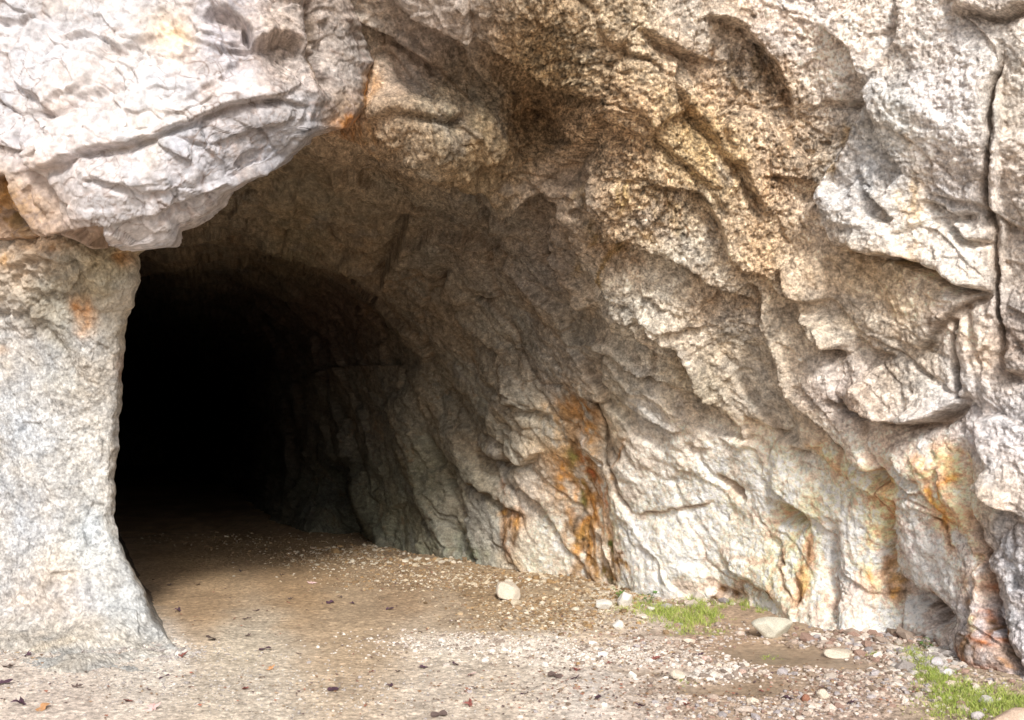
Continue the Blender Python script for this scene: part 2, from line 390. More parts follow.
B_((730, 590), 24, 16, 20, -0.08); B_((645, 560), 22, 34, 0, 0.06); B_((525, 545), 22, 28, 0, 0.06); B_((680, 560), 20, 30, 0, 0.05)

h *= 1 - .42 * sstep(370, 470, V) * sstep(470, 560, U) - .12
B_((790, 517), 15, 7, 15, -0.13); B_((874, 485), 9, 8, 30, -0.13); B_((926, 607), 24, 11, 35, -0.22); B_((832, 600), 6, 30, 0, -.08); B_((735, 597), 22, 6, 20, -.06); B_((982, 655), 22, 20, 0, .07); B_((505, 462), 16, 5, 10, -.06)
G([(891, 505), (888, 530), (886, 568), (905, 592)], .07, 4); G([(826, 426), (855, 455), (880, 482), (905, 500)], .06, 3.5); G([(714, 474), (728, 485), (746, 503)], .06, 3); G([(963, 514), (981, 565), (988, 612), (1000, 645), (1016, 678)], .08, 4)
L([(838, 398), (850, 406), (869, 415), (905, 426), (930, 424), (953, 408)], .05, 30, 14); L([(975, 487), (995, 503), (1013, 511)], .04, 14, 8)
gritpts = [  # where: colour r g b (shade of recess, roof and tunnel painted in), grit
    (620, 30, .46, .36, .25, .8), (700, 20, .50, .43, .36, .6), (560, 60, .34, .25, .15, 1), (530, 130, .17, .115, .065, .9), (600, 140, .40, .29, .19, 1), (640, 200, .42, .31, .20, 1), (700, 150, .40, .30, .18, .95),
    (760, 80, .40, .30, .21, .9), (790, 30, .58, .50, .45, .6), (850, 60, .58, .50, .44, .6), (800, 160, .42, .32, .23, .9), (760, 240, .44, .34, .24, .8), (720, 300, .42, .34, .26, .7),
    (900, 120, .50, .48, .45, .5), (950, 100, .60, .56, .55, .6), (960, 180, .54, .50, .48, .5), (900, 220, .56, .52, .48, .5), (860, 180, .48, .45, .43, .5), (960, 260, .62, .57, .52, .4),
    (1012, 100, .44, .39, .34, .4), (1012, 250, .40, .35, .31, .4), (1012, 330, .30, .25, .22, .5), (1012, 420, .46, .44, .43, .5), (1010, 560, .40, .40, .41, .5), (1010, 640, .42, .41, .42, .5),
    (870, 300, .52, .43, .32, .5), (900, 380, .52, .44, .36, .5), (820, 300, .50, .42, .33, .5), (850, 390, .48, .42, .38, .5), (970, 340, .58, .50, .44, .3), (975, 420, .60, .54, .50, .3),
    (640, 290, .50, .45, .38, .7), (665, 330, .50, .45, .38, .6), (700, 390, .50, .44, .34, .5), (760, 380, .50, .44, .36, .4), (800, 430, .52, .45, .35, .3), (740, 460, .62, .56, .47, .25),
    (640, 450, .56, .53, .47, .25), (690, 440, .56, .52, .45, .3), (600, 430, .52, .47, .37, .3), (560, 540, .62, .57, .47, .25), (520, 500, .50, .44, .36, .3), (540, 440, .42, .37, .29, .3),
    (650, 560, .64, .58, .50, .25), (720, 540, .68, .62, .55, .25), (780, 480, .70, .62, .52, .25), (780, 570, .68, .60, .48, .35), (850, 560, .64, .59, .54, .3), (850, 620, .60, .53, .46, .4), (840, 480, .66, .57, .46, .3),
    (910, 480, .56, .51, .46, .35), (920, 560, .58, .54, .51, .35), (970, 560, .46, .43, .40, .5), (970, 500, .56, .47, .36, .4),
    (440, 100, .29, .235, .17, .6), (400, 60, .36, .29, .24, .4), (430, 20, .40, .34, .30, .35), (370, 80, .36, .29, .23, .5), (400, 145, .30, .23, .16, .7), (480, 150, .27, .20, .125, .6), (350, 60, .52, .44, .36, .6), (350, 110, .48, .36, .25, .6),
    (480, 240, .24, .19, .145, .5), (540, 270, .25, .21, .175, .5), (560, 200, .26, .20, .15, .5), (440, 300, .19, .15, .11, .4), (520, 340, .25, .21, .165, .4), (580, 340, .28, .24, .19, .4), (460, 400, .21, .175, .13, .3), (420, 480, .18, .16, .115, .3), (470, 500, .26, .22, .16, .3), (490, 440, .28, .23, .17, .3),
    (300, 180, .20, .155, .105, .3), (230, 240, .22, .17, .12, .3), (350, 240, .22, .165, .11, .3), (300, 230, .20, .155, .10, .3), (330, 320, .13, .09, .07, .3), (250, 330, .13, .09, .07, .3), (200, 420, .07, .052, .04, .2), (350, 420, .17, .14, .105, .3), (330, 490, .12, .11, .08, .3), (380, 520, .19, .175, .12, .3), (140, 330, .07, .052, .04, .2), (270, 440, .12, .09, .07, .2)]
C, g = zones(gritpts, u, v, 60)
C *= (1.0 + .16 * (sstep(380, 480, V) * sstep(480, 540, U)))[..., None]; C *= (1.0 + .06 * sstep(600, 700, U))[..., None]; C *= 1 + (sstep(330, 480, V) * sstep(480, 540, U))[..., None] * np.array([.02, .0, .035])  # lower and right wall lightened in colour to look more strongly lit
VS = fbm(pf * np.array([1, 1, .3], np.float32), 13, 4, .65, 151).reshape(shp) * 1.5 + fbm(pf, 6, 4, .6, 152).reshape(shp) * 1.1 - .12
S = lambda c, ru, rv, ang, col, s=1.0, **k: stain(C, u, v, c, ru * 1.1, rv * 1.1, ang, col, s * .85, p=1.1, nz=VS)
K = lambda pts, w, col, s=1.0: streak(C, u, v, pts, w, col, s * .9, nz=VS * 1.2)
ORG, RUST, BRN, GRN, WHT, DBR = (.56, .29, .09), (.42, .15, .06), (.15, .085, .04), (.10, .12, .03), (.80, .75, .68), (.07, .045, .025)
K([(575, 395), (572, 440), (580, 480), (578, 520), (590, 570)], 16, ORG, .95); K([(560, 400), (552, 430), (560, 470), (556, 500)], 12, (.55, .30, .10), .7)
S((572, 420), 18, 22, 0, (.42, .20, .05), .9); S((580, 500), 12, 44, 0, ORG, .9); S((600, 540), 16, 34, 0, (.50, .27, .10), .8)
S((598, 500), 7, 30, 0, BRN, .6); S((580, 455), 6, 26, 10, DBR, .6); S((588, 570), 20, 12, 0, (.30, .17, .06), .9); S((612, 575), 10, 20, 0, GRN, .55); S((578, 535), 8, 10, 0, GRN, .6)
K([(512, 500), (510, 530), (514, 560)], 8, RUST, .95); S((513, 520), 9, 22, 0, ORG, .8); S((490, 500), 10, 12, 0, BRN, .5); S((520, 560), 16, 8, 0, (.45, .28, .12), .7)
S((545, 430), 26, 20, 20, (.60, .48, .32), .5); S((520, 545), 20, 26, 0, (.66, .60, .46), .5); S((545, 540), 12, 25, 0, (.66, .60, .48), .6)
S((470, 545), 18, 14, 0, GRN, .5); S((455, 552), 26, 10, 0, (.08, .10, .03), .7); S((430, 470), 22, 30, 0, (.12, .12, .06), .4)
K([(800, 440), (840, 470), (872, 490), (884, 520), (882, 560), (884, 590)], 9, (.62, .36, .14), .75); S((873, 486), 15, 12, 0, (.55, .25, .07), .9)
K([(915, 440), (930, 470), (944, 500), (955, 540)], 12, (.60, .33, .13), .8); S((937, 465), 12, 20, 0, (.60, .28, .08), .6); S((790, 520), 26, 12, 10, ORG, .8); S((795, 550), 24, 20, 0, (.72, .52, .30), .6)
S((820, 480), 50, 20, 10, (.76, .66, .52), .6); S((740, 470), 34, 24, 0, WHT, .5); S((810, 470), 26, 14, 0, WHT, .5); S((720, 520), 40, 30, 0, WHT, .35)
S((735, 592), 14, 20, 10, BRN, .6); S((800, 590), 30, 16, 30, (.45, .30, .14), .5); S((830, 590), 8, 26, 0, BRN, .7); S((700, 590), 16, 10, 0, (.40, .22, .09), .5)
S((915, 600), 34, 12, 38, BRN, .9); S((935, 612), 16, 16, 0, DBR, .7); S((900, 600), 20, 9, 40, (.45, .27, .10), .7)
S((982, 660), 34, 22, 0, (.40, .19, .09), .9); S((975, 580), 16, 14, 0, (.55, .30, .14), .7); S((965, 645), 18, 12, 0, (.30, .15, .06), .6); S((955, 650), 12, 10, 0, GRN, .5); S((1000, 640), 8, 24, 0, (.13, .12, .05), .6)
S((775, 260), 60, 30, 45, (.42, .29, .17), .5); S((905, 270), 40, 12, 25, (.34, .25, .13), .8); S((870, 260), 26, 14, 0, (.38, .28, .16), .7); S((930, 300), 34, 10, -30, (.50, .36, .20), .5)
K([(846, 120), (842, 160), (820, 205)], 12, (.40, .26, .11), .6); S((852, 105), 26, 10, 0, BRN, .9); S((765, 65), 44, 20, 48, (.22, .14, .07), .8); S((700, 130), 60, 20, 48, (.32, .22, .10), .6); S((690, 40), 30, 20, 40, (.30, .2, .12), .5)
K([(927, 150), (930, 200), (925, 250), (915, 300), (905, 360)], 10, (.64, .54, .44), .6); K([(800, 120), (770, 180), (740, 250)], 14, (.36, .24, .14), .5)
S((370, 90), 8, 22, 0, ORG, .7); S((350, 120), 16, 8, 0, (.50, .24, .09), .9); S((375, 130), 22, 12, 30, (.32, .17, .06), .7); S((620, 320), 30, 14, 50, (.56, .52, .44), .5); S((660, 320), 16, 26, -30, WHT, .4)
S((550, 40), 60, 16, 20, (.26, .17, .09), .6); S((470, 130), 40, 26, 0, (.22, .18, .09), .4); S((745, 420), 14, 22, -40, (.48, .34, .18), .6); S((690, 380), 30, 12, 45, (.40, .28, .13), .6)
S((620, 245), 40, 12, 45, (.28, .18, .10), .8); S((600, 180), 40, 30, 60, (.40, .27, .17), .5); S((545, 110), 46, 30, -50, (.14, .09, .05), .6)  # last patch darkens the three-cornered recess, its shade put into the colour

GRY, PCH, LIL, PAL = (.42, .40, .38), (.78, .50, .32), (.50, .48, .49), (.72, .66, .58)
for c_, ru_, rv_, an_, co_, st_ in [((660, 415), 44, 22, 35, GRY, .75), ((700, 345), 40, 20, 42, GRY, .6), ((650, 470), 22, 34, -10, (.50, .49, .46), .7), ((745, 330), 30, 16, 50, GRY, .6), ((800, 420), 26, 30, -40, GRY, .6), ((850, 560), 20, 46, 0, LIL, .8),
        ((915, 545), 24, 50, -8, LIL, .85), ((860, 600), 26, 24, 0, LIL, .7), ((690, 545), 30, 20, 20, (.52, .49, .48), .6), ((755, 520), 24, 20, 30, LIL, .5), ((990, 480), 18, 60, 0, (.42, .42, .43), .7), ((1010, 600), 18, 60, 0, (.36, .37, .40), .8), ((965, 620), 16, 30, 0, (.36, .35, .36), .8),
        ((800, 545), 22, 40, -15, PCH, 1.1), ((880, 530), 18, 56, 4, PCH, 1.1), ((945, 515), 18, 50, -12, PCH, .9), ((760, 585), 40, 16, 10, PCH, .7), ((840, 480), 40, 20, 20, PCH, .6), ((650, 545), 14, 26, 0, PCH, .45), ((815, 505), 40, 14, 20, PCH, .5), ((740, 560), 30, 14, 25, PCH, .4), ((975, 590), 12, 26, 0, PCH, .6), ((830, 450), 30, 10, 40, PCH, .4),
        ((880, 190), 26, 40, 10, (.46, .455, .46), .7), ((955, 190), 20, 24, 0, (.45, .45, .47), .7), ((870, 110), 16, 50, 14, (.46, .455, .46), .7), ((700, 250), 40, 14, 45, (.42, .38, .32), .5), ((860, 400), 30, 14, 20, (.40, .36, .34), .6), ((900, 340), 40, 26, 0, (.58, .48, .36), .5), ((810, 300), 14, 34, -35, (.44, .42, .39), .6), ((970, 340), 18, 30, 0, (.62, .56, .49), .6),
        ((545, 440), 24, 16, 10, (.56, .48, .37), .6), ((470, 430), 20, 30, -10, (.26, .22, .17), .5), ((600, 440), 16, 24, 0, (.50, .44, .35), .5)]:
    S(c_, ru_, rv_, an_, co_, st_)
rl = random.Random(5)
for cx_, cy_, wx_, ly_, n_, cols_ in [(580, 490, 26, 80, 26, [ORG, RUST, BRN, (.66, .50, .26), WHT, DBR, ORG, (.20, .17, .05)]), (512, 528, 12, 34, 7, [RUST, ORG, BRN]), (884, 535, 10, 60, 8, [PCH, ORG, (.62, .42, .22), BRN]), (942, 500, 18, 50, 10, [PCH, ORG, BRN, (.68, .44, .24)]),
        (795, 560, 18, 46, 8, [PCH, (.62, .40, .18), BRN]), (976, 598, 12, 40, 7, [PCH, RUST, BRN]), (735, 592, 26, 14, 12, [BRN, DBR, (.45, .28, .12)]), (800, 596, 40, 16, 14, [BRN, (.45, .3, .14), DBR]), (918, 602, 32, 22, 14, [BRN, DBR, (.42, .25, .10)]), (985, 655, 26, 26, 14, [RUST, BRN, (.52, .30, .17)]),
        (612, 565, 16, 22, 10, [BRN, GRN, (.36, .22, .08)]), (760, 100, 60, 60, 12, [BRN, (.26, .18, .09)]), (640, 220, 60, 60, 14, [BRN, (.26, .18, .09), (.40, .28, .14)]), (925, 240, 14, 110, 8, [(.66, .54, .42), (.62, .48, .34)])]:
    for _ in range(n_):
        x_, y_ = cx_ + rl.gauss(0, .5) * wx_, cy_ + rl.gauss(0, .5) * ly_; ln_ = ly_ * rl.uniform(.25, .8); sl = rl.gauss(.15, .25) if ly_ > 30 else rl.gauss(.6, .5)
        pp = [(x_ + sl * ln_ * (t_ - .5) + rl.gauss(0, 2.5), y_ + ln_ * (t_ - .5)) for t_ in (0, .25, .5, .75, 1)]
        streak(C, u, v, pp, rl.uniform(1.4, 3.6), rl.choice(cols_), rl.uniform(.5, .95), nz=VS)
C *= 1 + (sstep(400, 500, V) * sstep(480, 540, U) * sstep(1000, 940, U))[..., None] * np.array([.22, .16, .11])  # lower wall colour raised to make up for weaker sun on it
C *= 1 + (.25 * sstep(420, 300, U) * sstep(520, 300, V))[..., None]; C *= 1 + (sstep(580, 480, U) * sstep(120, 200, V))[..., None] * np.array([-.04, .02, .06])
C *= 1 + (.12 * sstep(560, 660, U))[..., None]  # right wall lightened in colour as the better lit side
# joints painted dark brown: soil plus crevice shade in the colour
for pp, w_ in [([(636, 518), (655, 513), (690, 507), (712, 501)], 1.6), ([(586, 392), (598, 425), (607, 467), (614, 492), (636, 518)], 2), ([(714, 474), (728, 485), (746, 503)], 3), ([(952, 318), (949, 345), (951, 380), (953, 402)], 2), ([(838, 398), (850, 406), (869, 415), (905, 426), (930, 424), (953, 408)], 2.6),
               ([(993, 290), (975, 301), (959, 309), (934, 333), (916, 358)], 2.2), ([(610, 404), (625, 411), (647, 422), (678, 430)], 1.8), ([(797, 393), (826, 426), (855, 455), (880, 482)], 2.4), ([(696, 364), (710, 393), (732, 419)], 2.4), ([(1001, 40), (993, 108), (992, 180), (994, 250), (997, 310), (1000, 372)], 3),
               ([(963, 514), (981, 565), (988, 612), (1000, 645), (1016, 678)], 3), ([(977, 489), (995, 503), (1013, 511)], 2.5), ([(782, 545), (784, 572), (804, 604)], 2), ([(448, 460), (466, 478), (502, 503), (528, 518)], 2), ([(502, 364), (513, 400), (531, 408)], 2), ([(484, 451), (502, 465), (526, 463)], 3), ([(898, -10), (897, 36), (888, 50)], 2)]:
    streak(C, u, v, pp, w_, (.09, .06, .035), .8)

# natural relief in world space
near = sstep(26, 11, Y).ravel()
SG = np.sign(-(NS * P0).sum(-1, keepdims=True) + 1e-9); P1 = P0 + NS * h[..., None] * SG; pf = P1.reshape(-1, 3)
gf = g.ravel()
Q = bedded(pf)
warp = np.stack([fbm(pf, 2.2, 2, seed=31), fbm(pf, 2.2, 2, seed=32), fbm(pf, 2.2, 2, seed=33)], -1)
Qw = Q + 0.10 * warp
c1, e1_, _ = cells(Qw, 1.8, 41, 70); c2, e2_, _ = cells(Qw, 5.2, 51, 38); c3, e3_, _ = cells(pf + 0.05 * warp, 13.0, 61, 30)
R1 = fbm(Q, 3.2, 5, 0.55, 71, True)
R2 = fbm(Q * np.array([1, 1, 1.0], np.float32), 14, 3, 0.6, 81, True)
G1 = grains(pf, 30, 91); G2 = grains(pf, 62, 95)
big = fbm(pf, 0.9, 3, seed=5)
crk = sstep(-.15, .35, fbm(pf, 1.6, 2, seed=99))
hd = (0.10 * big + 0.115 * c1 + 0.032 * c2 + 0.011 * c3 + 0.008 * R1 + 0.005 * R2 + 0.020 * gf ** 2 * (grains(Q * np.array([1.6, 1, 1], np.float32), 15, 97) - .4) + 0.009 * gf * fbm(pf, 20, 2, .6, 98, True) - 0.03 * crk * np.exp(-(e1_ / 0.035) ** 2) - 0.015 * crk * np.exp(-(e2_ / 0.05) ** 2)
      + (0.003 + 0.024 * gf ** 1.5) * (G1 - .4) + (0.002 + 0.010 * gf ** 1.5) * (G2 - .4))
lower = sstep(380, 520, V).ravel() * sstep(430, 520, U).ravel()
lower_ = lower
hd -= lower * (.014 * c2 + .004 * R1 - .012 * crk * np.exp(-(e2_ / 0.05) ** 2)); hd *= (1 - 0.25 * lower)
hd += lower * (-.02 * np.exp(-(e3_ / .06) ** 2) * sstep(.1, .5, fbm(pf, 3.1, 3, seed=142)) + .012 * fbm(pf * np.array([1, 1, .3], np.float32), 16, 3, .6, 145, True))
H = (h + hd.reshape(shp))
PA = P0 + NS * H[..., None] * SG
# colour variation
Cf = C.reshape(-1, 3)
m1 = fbm(pf, 5.0, 5, 0.6, 101); m2 = fbm(pf, 1.7, 4, 0.6, 111)
Cf *= np.clip(1 + 0.22 * m1 + 0.16 * m2, .4, 1.6)[:, None]
warm = np.clip(fbm(Q, 3.0, 4, 0.6, 121) * 1.6, -1, 1)[:, None] * (0.4 + 0.6 * near[:, None])
Cf *= 1 + warm * np.array([.06, -.02, -.10], np.float32)
rec = sstep(0.1, 0.55, -(R1 * .6 + R2 * .5))[:, None] * (0.25 + 0.5 * gf[:, None]) * (1 - .6 * lower_[:, None])     # rusty brown dirt and crevice shade painted into the seams
Cf += rec * (np.array([.24, .15, .075], np.float32) * (Cf.mean(1, keepdims=True) / .35) - Cf)
cr = (crk * np.exp(-(e1_ / 0.02) ** 2))[:, None] * 0.5
Cf += cr * (np.array([.16, .10, .055], np.float32) - Cf)
# loose grain facets of differing tone
gt = vnoise(pf * 22, 133) * .3 * gf + (vnoise(pf * 38, 131) * 0.5 + vnoise(pf * 70, 132) * 0.5)
fine = np.exp(-(e2_ / .022) ** 2) * sstep(0, .4, fbm(pf, 2.4, 3, seed=141)) + .7 * np.exp(-(e3_ / .05) ** 2) * sstep(.1, .5, fbm(pf, 3.1, 3, seed=142))
Cf += (np.clip(fine, 0, 1) * .6 * (1 - .5 * lower_))[:, None] * (np.array([.17, .105, .055], np.float32) - Cf)
och = sstep(.25, .6, fbm(pf * np.array([1, 1, .45], np.float32), 3.0, 5, .6, 143)) * lower_ * .45
Cf += och[:, None] * (np.array([.62, .47, .35], np.float32) - Cf)
gry = sstep(.15, .5, fbm(Q, 2.4, 4, .6, 144)) * .45 * near
Cf += gry[:, None] * (np.array([.40, .385, .37], np.float32) * np.minimum(1, Cf.mean(1, keepdims=True) / .4) - Cf)
Cf *= (1 + gt * (0.28 + .75 * gf))[:, None]
Cf = np.clip(Cf, 0.012, 0.82)
# cliff top: fold the last rows back over the hill
nr, nc = shp
back = np.zeros(nr); 
PAt = PA.copy(); top = PA[:1].copy(); rows = []
for kx, (dy, dz) in enumerate([(45, 3.0), (18, 2.4), (6, 1.5), (2, .8)]):
    r = top.copy(); r[..., 1] += dy; r[..., 2] += dz; rows.append(r)
PAx = np.concatenate(rows + [PA], 0); ex = len(rows)
Cx = np.concatenate([np.repeat(Cf.reshape(nr, nc, 3)[:1], ex, 0), Cf.reshape(nr, nc, 3)], 0); gx = np.concatenate([np.repeat(g[:1], ex, 0), g], 0)
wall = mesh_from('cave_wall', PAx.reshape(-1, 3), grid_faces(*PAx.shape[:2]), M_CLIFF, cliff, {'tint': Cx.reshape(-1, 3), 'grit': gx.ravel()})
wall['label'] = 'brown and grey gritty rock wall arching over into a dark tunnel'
PA_keep, UA_keep, VA_keep = PA, U, V

# ------------------------------------------------------------------ left side: pale outcrop above, grey pillar below
print('left...')
def left_mass(name, mat, edge, vrange, CPB, features, palette, paint, style, label, vstep=1.15, drop=None):
    ev = np.array([e[1] for e in edge], float); eu = np.array([e[0] for e in edge], float)
    vv = nonuni(vrange[0], vrange[1], vrange[2], vrange[3], vstep, 1.08)
    nf = 330
    out = nonuni(-2600, -200, -13, 0, 2.6, 1.08); out = out[out < -12.5]
    rows_e = np.interp(vv, ev, eu)
    rows_e = rows_e + style.get('wob', 1) * (1.8 * np.sin(vv * .13) + 1.2 * np.sin(vv * .31 + 1) + .5 * np.sin(vv * .7 + 2))
    s = np.linspace(0, 1, nf)
    Ui = -12 + (rows_e[:, None] + 12) * s[None]
    Ui = np.concatenate([np.repeat(out[None], len(vv), 0), Ui], 1); Vi = np.repeat(vv[:, None], Ui.shape[1], 1)
    Y = np.exp(tps([(a, b) for a, b, c in CPB], np.log([c for a, b, c in CPB]), np.clip(Ui, -300, 400), np.clip(Vi, -150, 740), 0.004))
    de = np.clip(rows_e[:, None] - Ui, 0, 999); rw = style['round']
    x = np.clip(1 - de / rw, 0, 1); Y = Y + style['rdepth'] * (1 - np.sqrt(np.clip(1 - x ** 2 * .98, 0, 1)))
    Pf = unproj(Ui, Vi, Y)
    # returns into the cave behind the visible edge
    rim = Pf[:, -1]; nt = 70; tt = (np.linspace(0, 1, nt + 1)[1:] ** 1.6) * style['deep']
    ux = (rows_e - CX) / F; uz = (HZ - vv) / F
    dirs = np.stack([ux - style['away'], np.ones_like(ux), np.where(vv < 330, uz + style['rise'], uz * 0)], -1)
    if style.get('flat'): dirs[:, 2] = np.clip(uz, -1, 0) * 0.0
    ext = rim[:, None] + dirs[:, None] * tt[None, :, None]
    P0 = np.concatenate([Pf, ext], 1)
    Ue = np.concatenate([Ui, rows_e[:, None] + np.linspace(1, 60, nt)[None]], 1); Ve = np.repeat(vv[:, None], Ue.shape[1], 1)
    N = normals(smooth2(P0, 5)); N *= np.sign(-(N * P0).sum(-1, keepdims=True)); 
    wr = np.clip((np.arange(N.shape[1]) - (N.shape[1] - nt - 14)) / 22.0, 0, 1)[None, :, None]; N = N * (1 - wr) + np.array([.93, -.2, 0]) * wr; N /= np.linalg.norm(N, axis=-1, keepdims=True)
    pf = P0.reshape(-1, 3); shp = Ue.shape
    W1 = fbm(pf, 1.3, 3, seed=311).reshape(shp); W2 = fbm(pf, 1.3, 3, seed=321).reshape(shp); W3 = fbm(pf, 9, 3, seed=312).reshape(shp); W4 = fbm(pf, 9, 3, seed=322).reshape(shp)
    u = Ue + 3 * W1 + 3.5 * W3; v = Ve + 3 * W2 + 3.5 * W4
    h = np.zeros(shp); features(h, u, v)
    C, g = zones(palette, u, v, 45); C *= style['dim'] * np.array(style['cast'], np.float32)
    paint(C, u, v, W3 * .5 + W4 * .7)
    pf = (P0 + N * h[..., None]).reshape(-1, 3)
    kk = np.zeros(shp, np.float32); kk[:, -nt:] = np.clip(tt / 2.0, 0, 1)[None]; C += .95 * kk[..., None] * (np.array([.12, .09, .065], np.float32) - C)  # return wall darkened with depth, cave shade put into its colour
    hd = style['relief'](pf, g.ravel(), Ve) * (1 - .75 * np.exp(-(np.abs(Ue - rows_e[:, None]) / 14.0))).ravel()
    H = h + hd.reshape(shp)
    P = P0 + N * H[..., None]
    Cf = C.reshape(-1, 3); style['tone'](Cf, pf, g.ravel())
    np.clip(Cf, .012, .84, out=Cf)
    top = P[:1]; rows = []
    if style.get('cap'):
        for (dy, dz) in [(45, 3.0), (18, 2.4), (6, 1.5), (2, .8)]:
            r = top.copy(); r[..., 1] += dy; r[..., 2] += dz; rows.append(r)
    elif style.get('tuck'):
        for (dy, dz) in [(1.2, .25), (.5, .12), (.15, .05)]:
            r = top.copy(); r[..., 1] += dy; r[..., 2] += dz; rows.append(r)
    ends = []
    if style.get('tuck_low'):
        for (dy, dz) in [(.10, .0), (.35, .05), (.7, .25)]:
            r = P[-1:].copy(); r[..., 1] += dy; r[..., 2] += dz; ends.append(r)
    a, b = len(rows), len(ends)
    P = np.concatenate(rows + [P] + ends, 0); C3 = Cf.reshape(shp + (3,))
    C3 = np.concatenate([np.repeat(C3[:1], a, 0), C3, np.repeat(C3[-1:], b, 0)], 0); g = np.concatenate([np.repeat(g[:1], a, 0), g, np.repeat(g[-1:], b, 0)], 0)
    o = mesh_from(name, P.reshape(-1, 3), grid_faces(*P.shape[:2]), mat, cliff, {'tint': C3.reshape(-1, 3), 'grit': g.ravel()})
    o['label'] = label
    return o

# --- pale outcrop
EDGE_O = [(345, -1300), (345, -150), (340, -20), (352, 10), (362, 30), (369, 60), (371, 88), (366, 112), (352, 126), (334, 131), (314, 137), (296, 152), (274, 170), (252, 181), (228, 197), (210, 219), (194, 227), (180, 231), (160, 234), (125, 236), (100, 240), (60, 250)]
CP_O = [(-300, -150, 7.2), (0, -150, 6.9), (150, -150, 6.7), (340, -150, 6.6), (0, 0, 6.85), (150, 0, 6.65), (300, 0, 6.75), (360, 60, 7.15), (60, 80, 6.7), (160, 80, 6.5), (240, 60, 6.6), (300, 110, 6.75),
        (0, 160, 6.85), (100, 180, 6.6), (200, 170, 6.65), (260, 150, 6.8), (330, 120, 7.1), (100, 230, 6.85), (180, 225, 6.9), (0, 230, 7.25), (-300, 200, 7.3), (-150, 50, 7.1), (0, 280, 7.5), (150, 280, 7.4), (300, 250, 7.2)]
def feat_o(h, u, v):
    L = lambda pts, A, wu=24, wl=16, **k: ledge(h, u, v, pts, A, wu, wl, **k); G = lambda pts, A, w=2.2, **k: groove(h, u, v, pts, A, w, **k)
    L([(22, 171), (40, 172), (65, 168), (90, 150), (123, 148), (155, 134), (202, 116), (231, 103), (274, 97), (303, 83)], 0.055, 30, 12, sharp=1.1)
    G([(32, 172), (65, 168), (90, 150), (123, 148), (155, 134), (202, 116), (231, 103), (274, 97)], 0.05, 1.6)
    G([(22, 117), (25, 135), (27, 152), (33, 173)], .06); G([(-5, 99), (10, 107), (22, 119)], .05); L([(22, 117), (43, 112), (58, 116), (79, 98), (108, 87), (118, 80)], .03, 20, 12)
    L([(61, 38), (101, 36), (119, 47), (148, 33), (160, 8)], .03, 22, 14); G([(112, 62), (116, 78), (119, 94), (123, 112), (128, 130)], .035, 1.6); G([(113, 68), (130, 66)], .02, 1.5)
    L([(90, 175), (110, 180), (144, 191), (175, 188)], .025, 16, 10); L([(105, 217), (144, 213), (175, 206), (205, 193), (230, 178)], .03, 16, 12)
    L([(-5, 22), (20, 16), (30, 8)], .04, 14, 14); L([(50, 150), (55, 172), (60, 190)], .02, 14, 14); G([(35, 185), (42, 200), (55, 215)], .03)
    L([(-8, 178), (14, 173), (22, 195), (32, 209), (50, 231), (83, 224), (105, 220), (108, 235), (141, 246), (180, 241)], .12, 40, 30, taper=30)
    L([(203, 22), (214, 10), (236, 16), (250, 30), (256, 52)], .07, 14, 18); bump(h, u, v, (232, 30), 22, 14, 20, -.06, p=1); bump(h, u, v, (240, 55), 12, 18, 0, -.03)
    L([(256, 52), (262, 42), (284, 35), (300, 42), (306, 58)], .07, 12, 14); bump(h, u, v, (284, 62), 20, 18, 0, -.07, p=1)
    L([(262, 96), (285, 100), (310, 108)], .03, 14, 10); L([(200, 150), (230, 140), (262, 128), (300, 118)], .02, 14, 12); L([(180, 100), (215, 80), (235, 60), (240, 50)], .025, 16, 16)
    G([(311, -10), (315, 30), (324, 62), (333, 95)], .16, 6); G([(324, 62), (330, 40), (326, 20)], .08, 5)
    G([(45, 232), (48, 250)], .06, 3); G([(75, 226), (70, 240), (52, 245)], .05, 3); G([(100, 222), (98, 244)], .04, 3)
    L([(2, 212), (20, 222), (45, 240)], .05, 14, 14); bump(h, u, v, (12, 222), 14, 9, 0, -.12)
def relief_o(pf, g, V):
    w = np.stack([fbm(pf, 3, 2, seed=431), fbm(pf, 3, 2, seed=432), fbm(pf, 3, 2, seed=433)], -1)
    A = pf.astype(np.float32) @ np.array([[.85, .1, -.5], [-.1, 1, .05], [.45, 0, .9]], np.float32).T * np.array([.7, 1, 1.25], np.float32)
    c1, e1, _ = cells(A + .12 * w, 1.9, 441, 46); c2, e2, _ = cells(A + .09 * w, 5.0, 451, 50); c3, e3, _ = cells(pf + .04 * w, 14, 461, 40)
    R = fbm(A, 5, 4, .55, 471, True)
    crk = sstep(-.1, .3, fbm(pf, 2.5, 2, seed=499))
    return 0.075 * c1 + 0.022 * c2 + 0.009 * c3 + 0.004 * R - .02 * np.exp(-(e1 / .018) ** 2) * crk - .010 * np.exp(-(e2 / .03) ** 2) * crk + (.002 + .010 * g) * (grains(pf, 34, 491) - .4) + .03 * fbm(pf, 1.2, 3, seed=481)
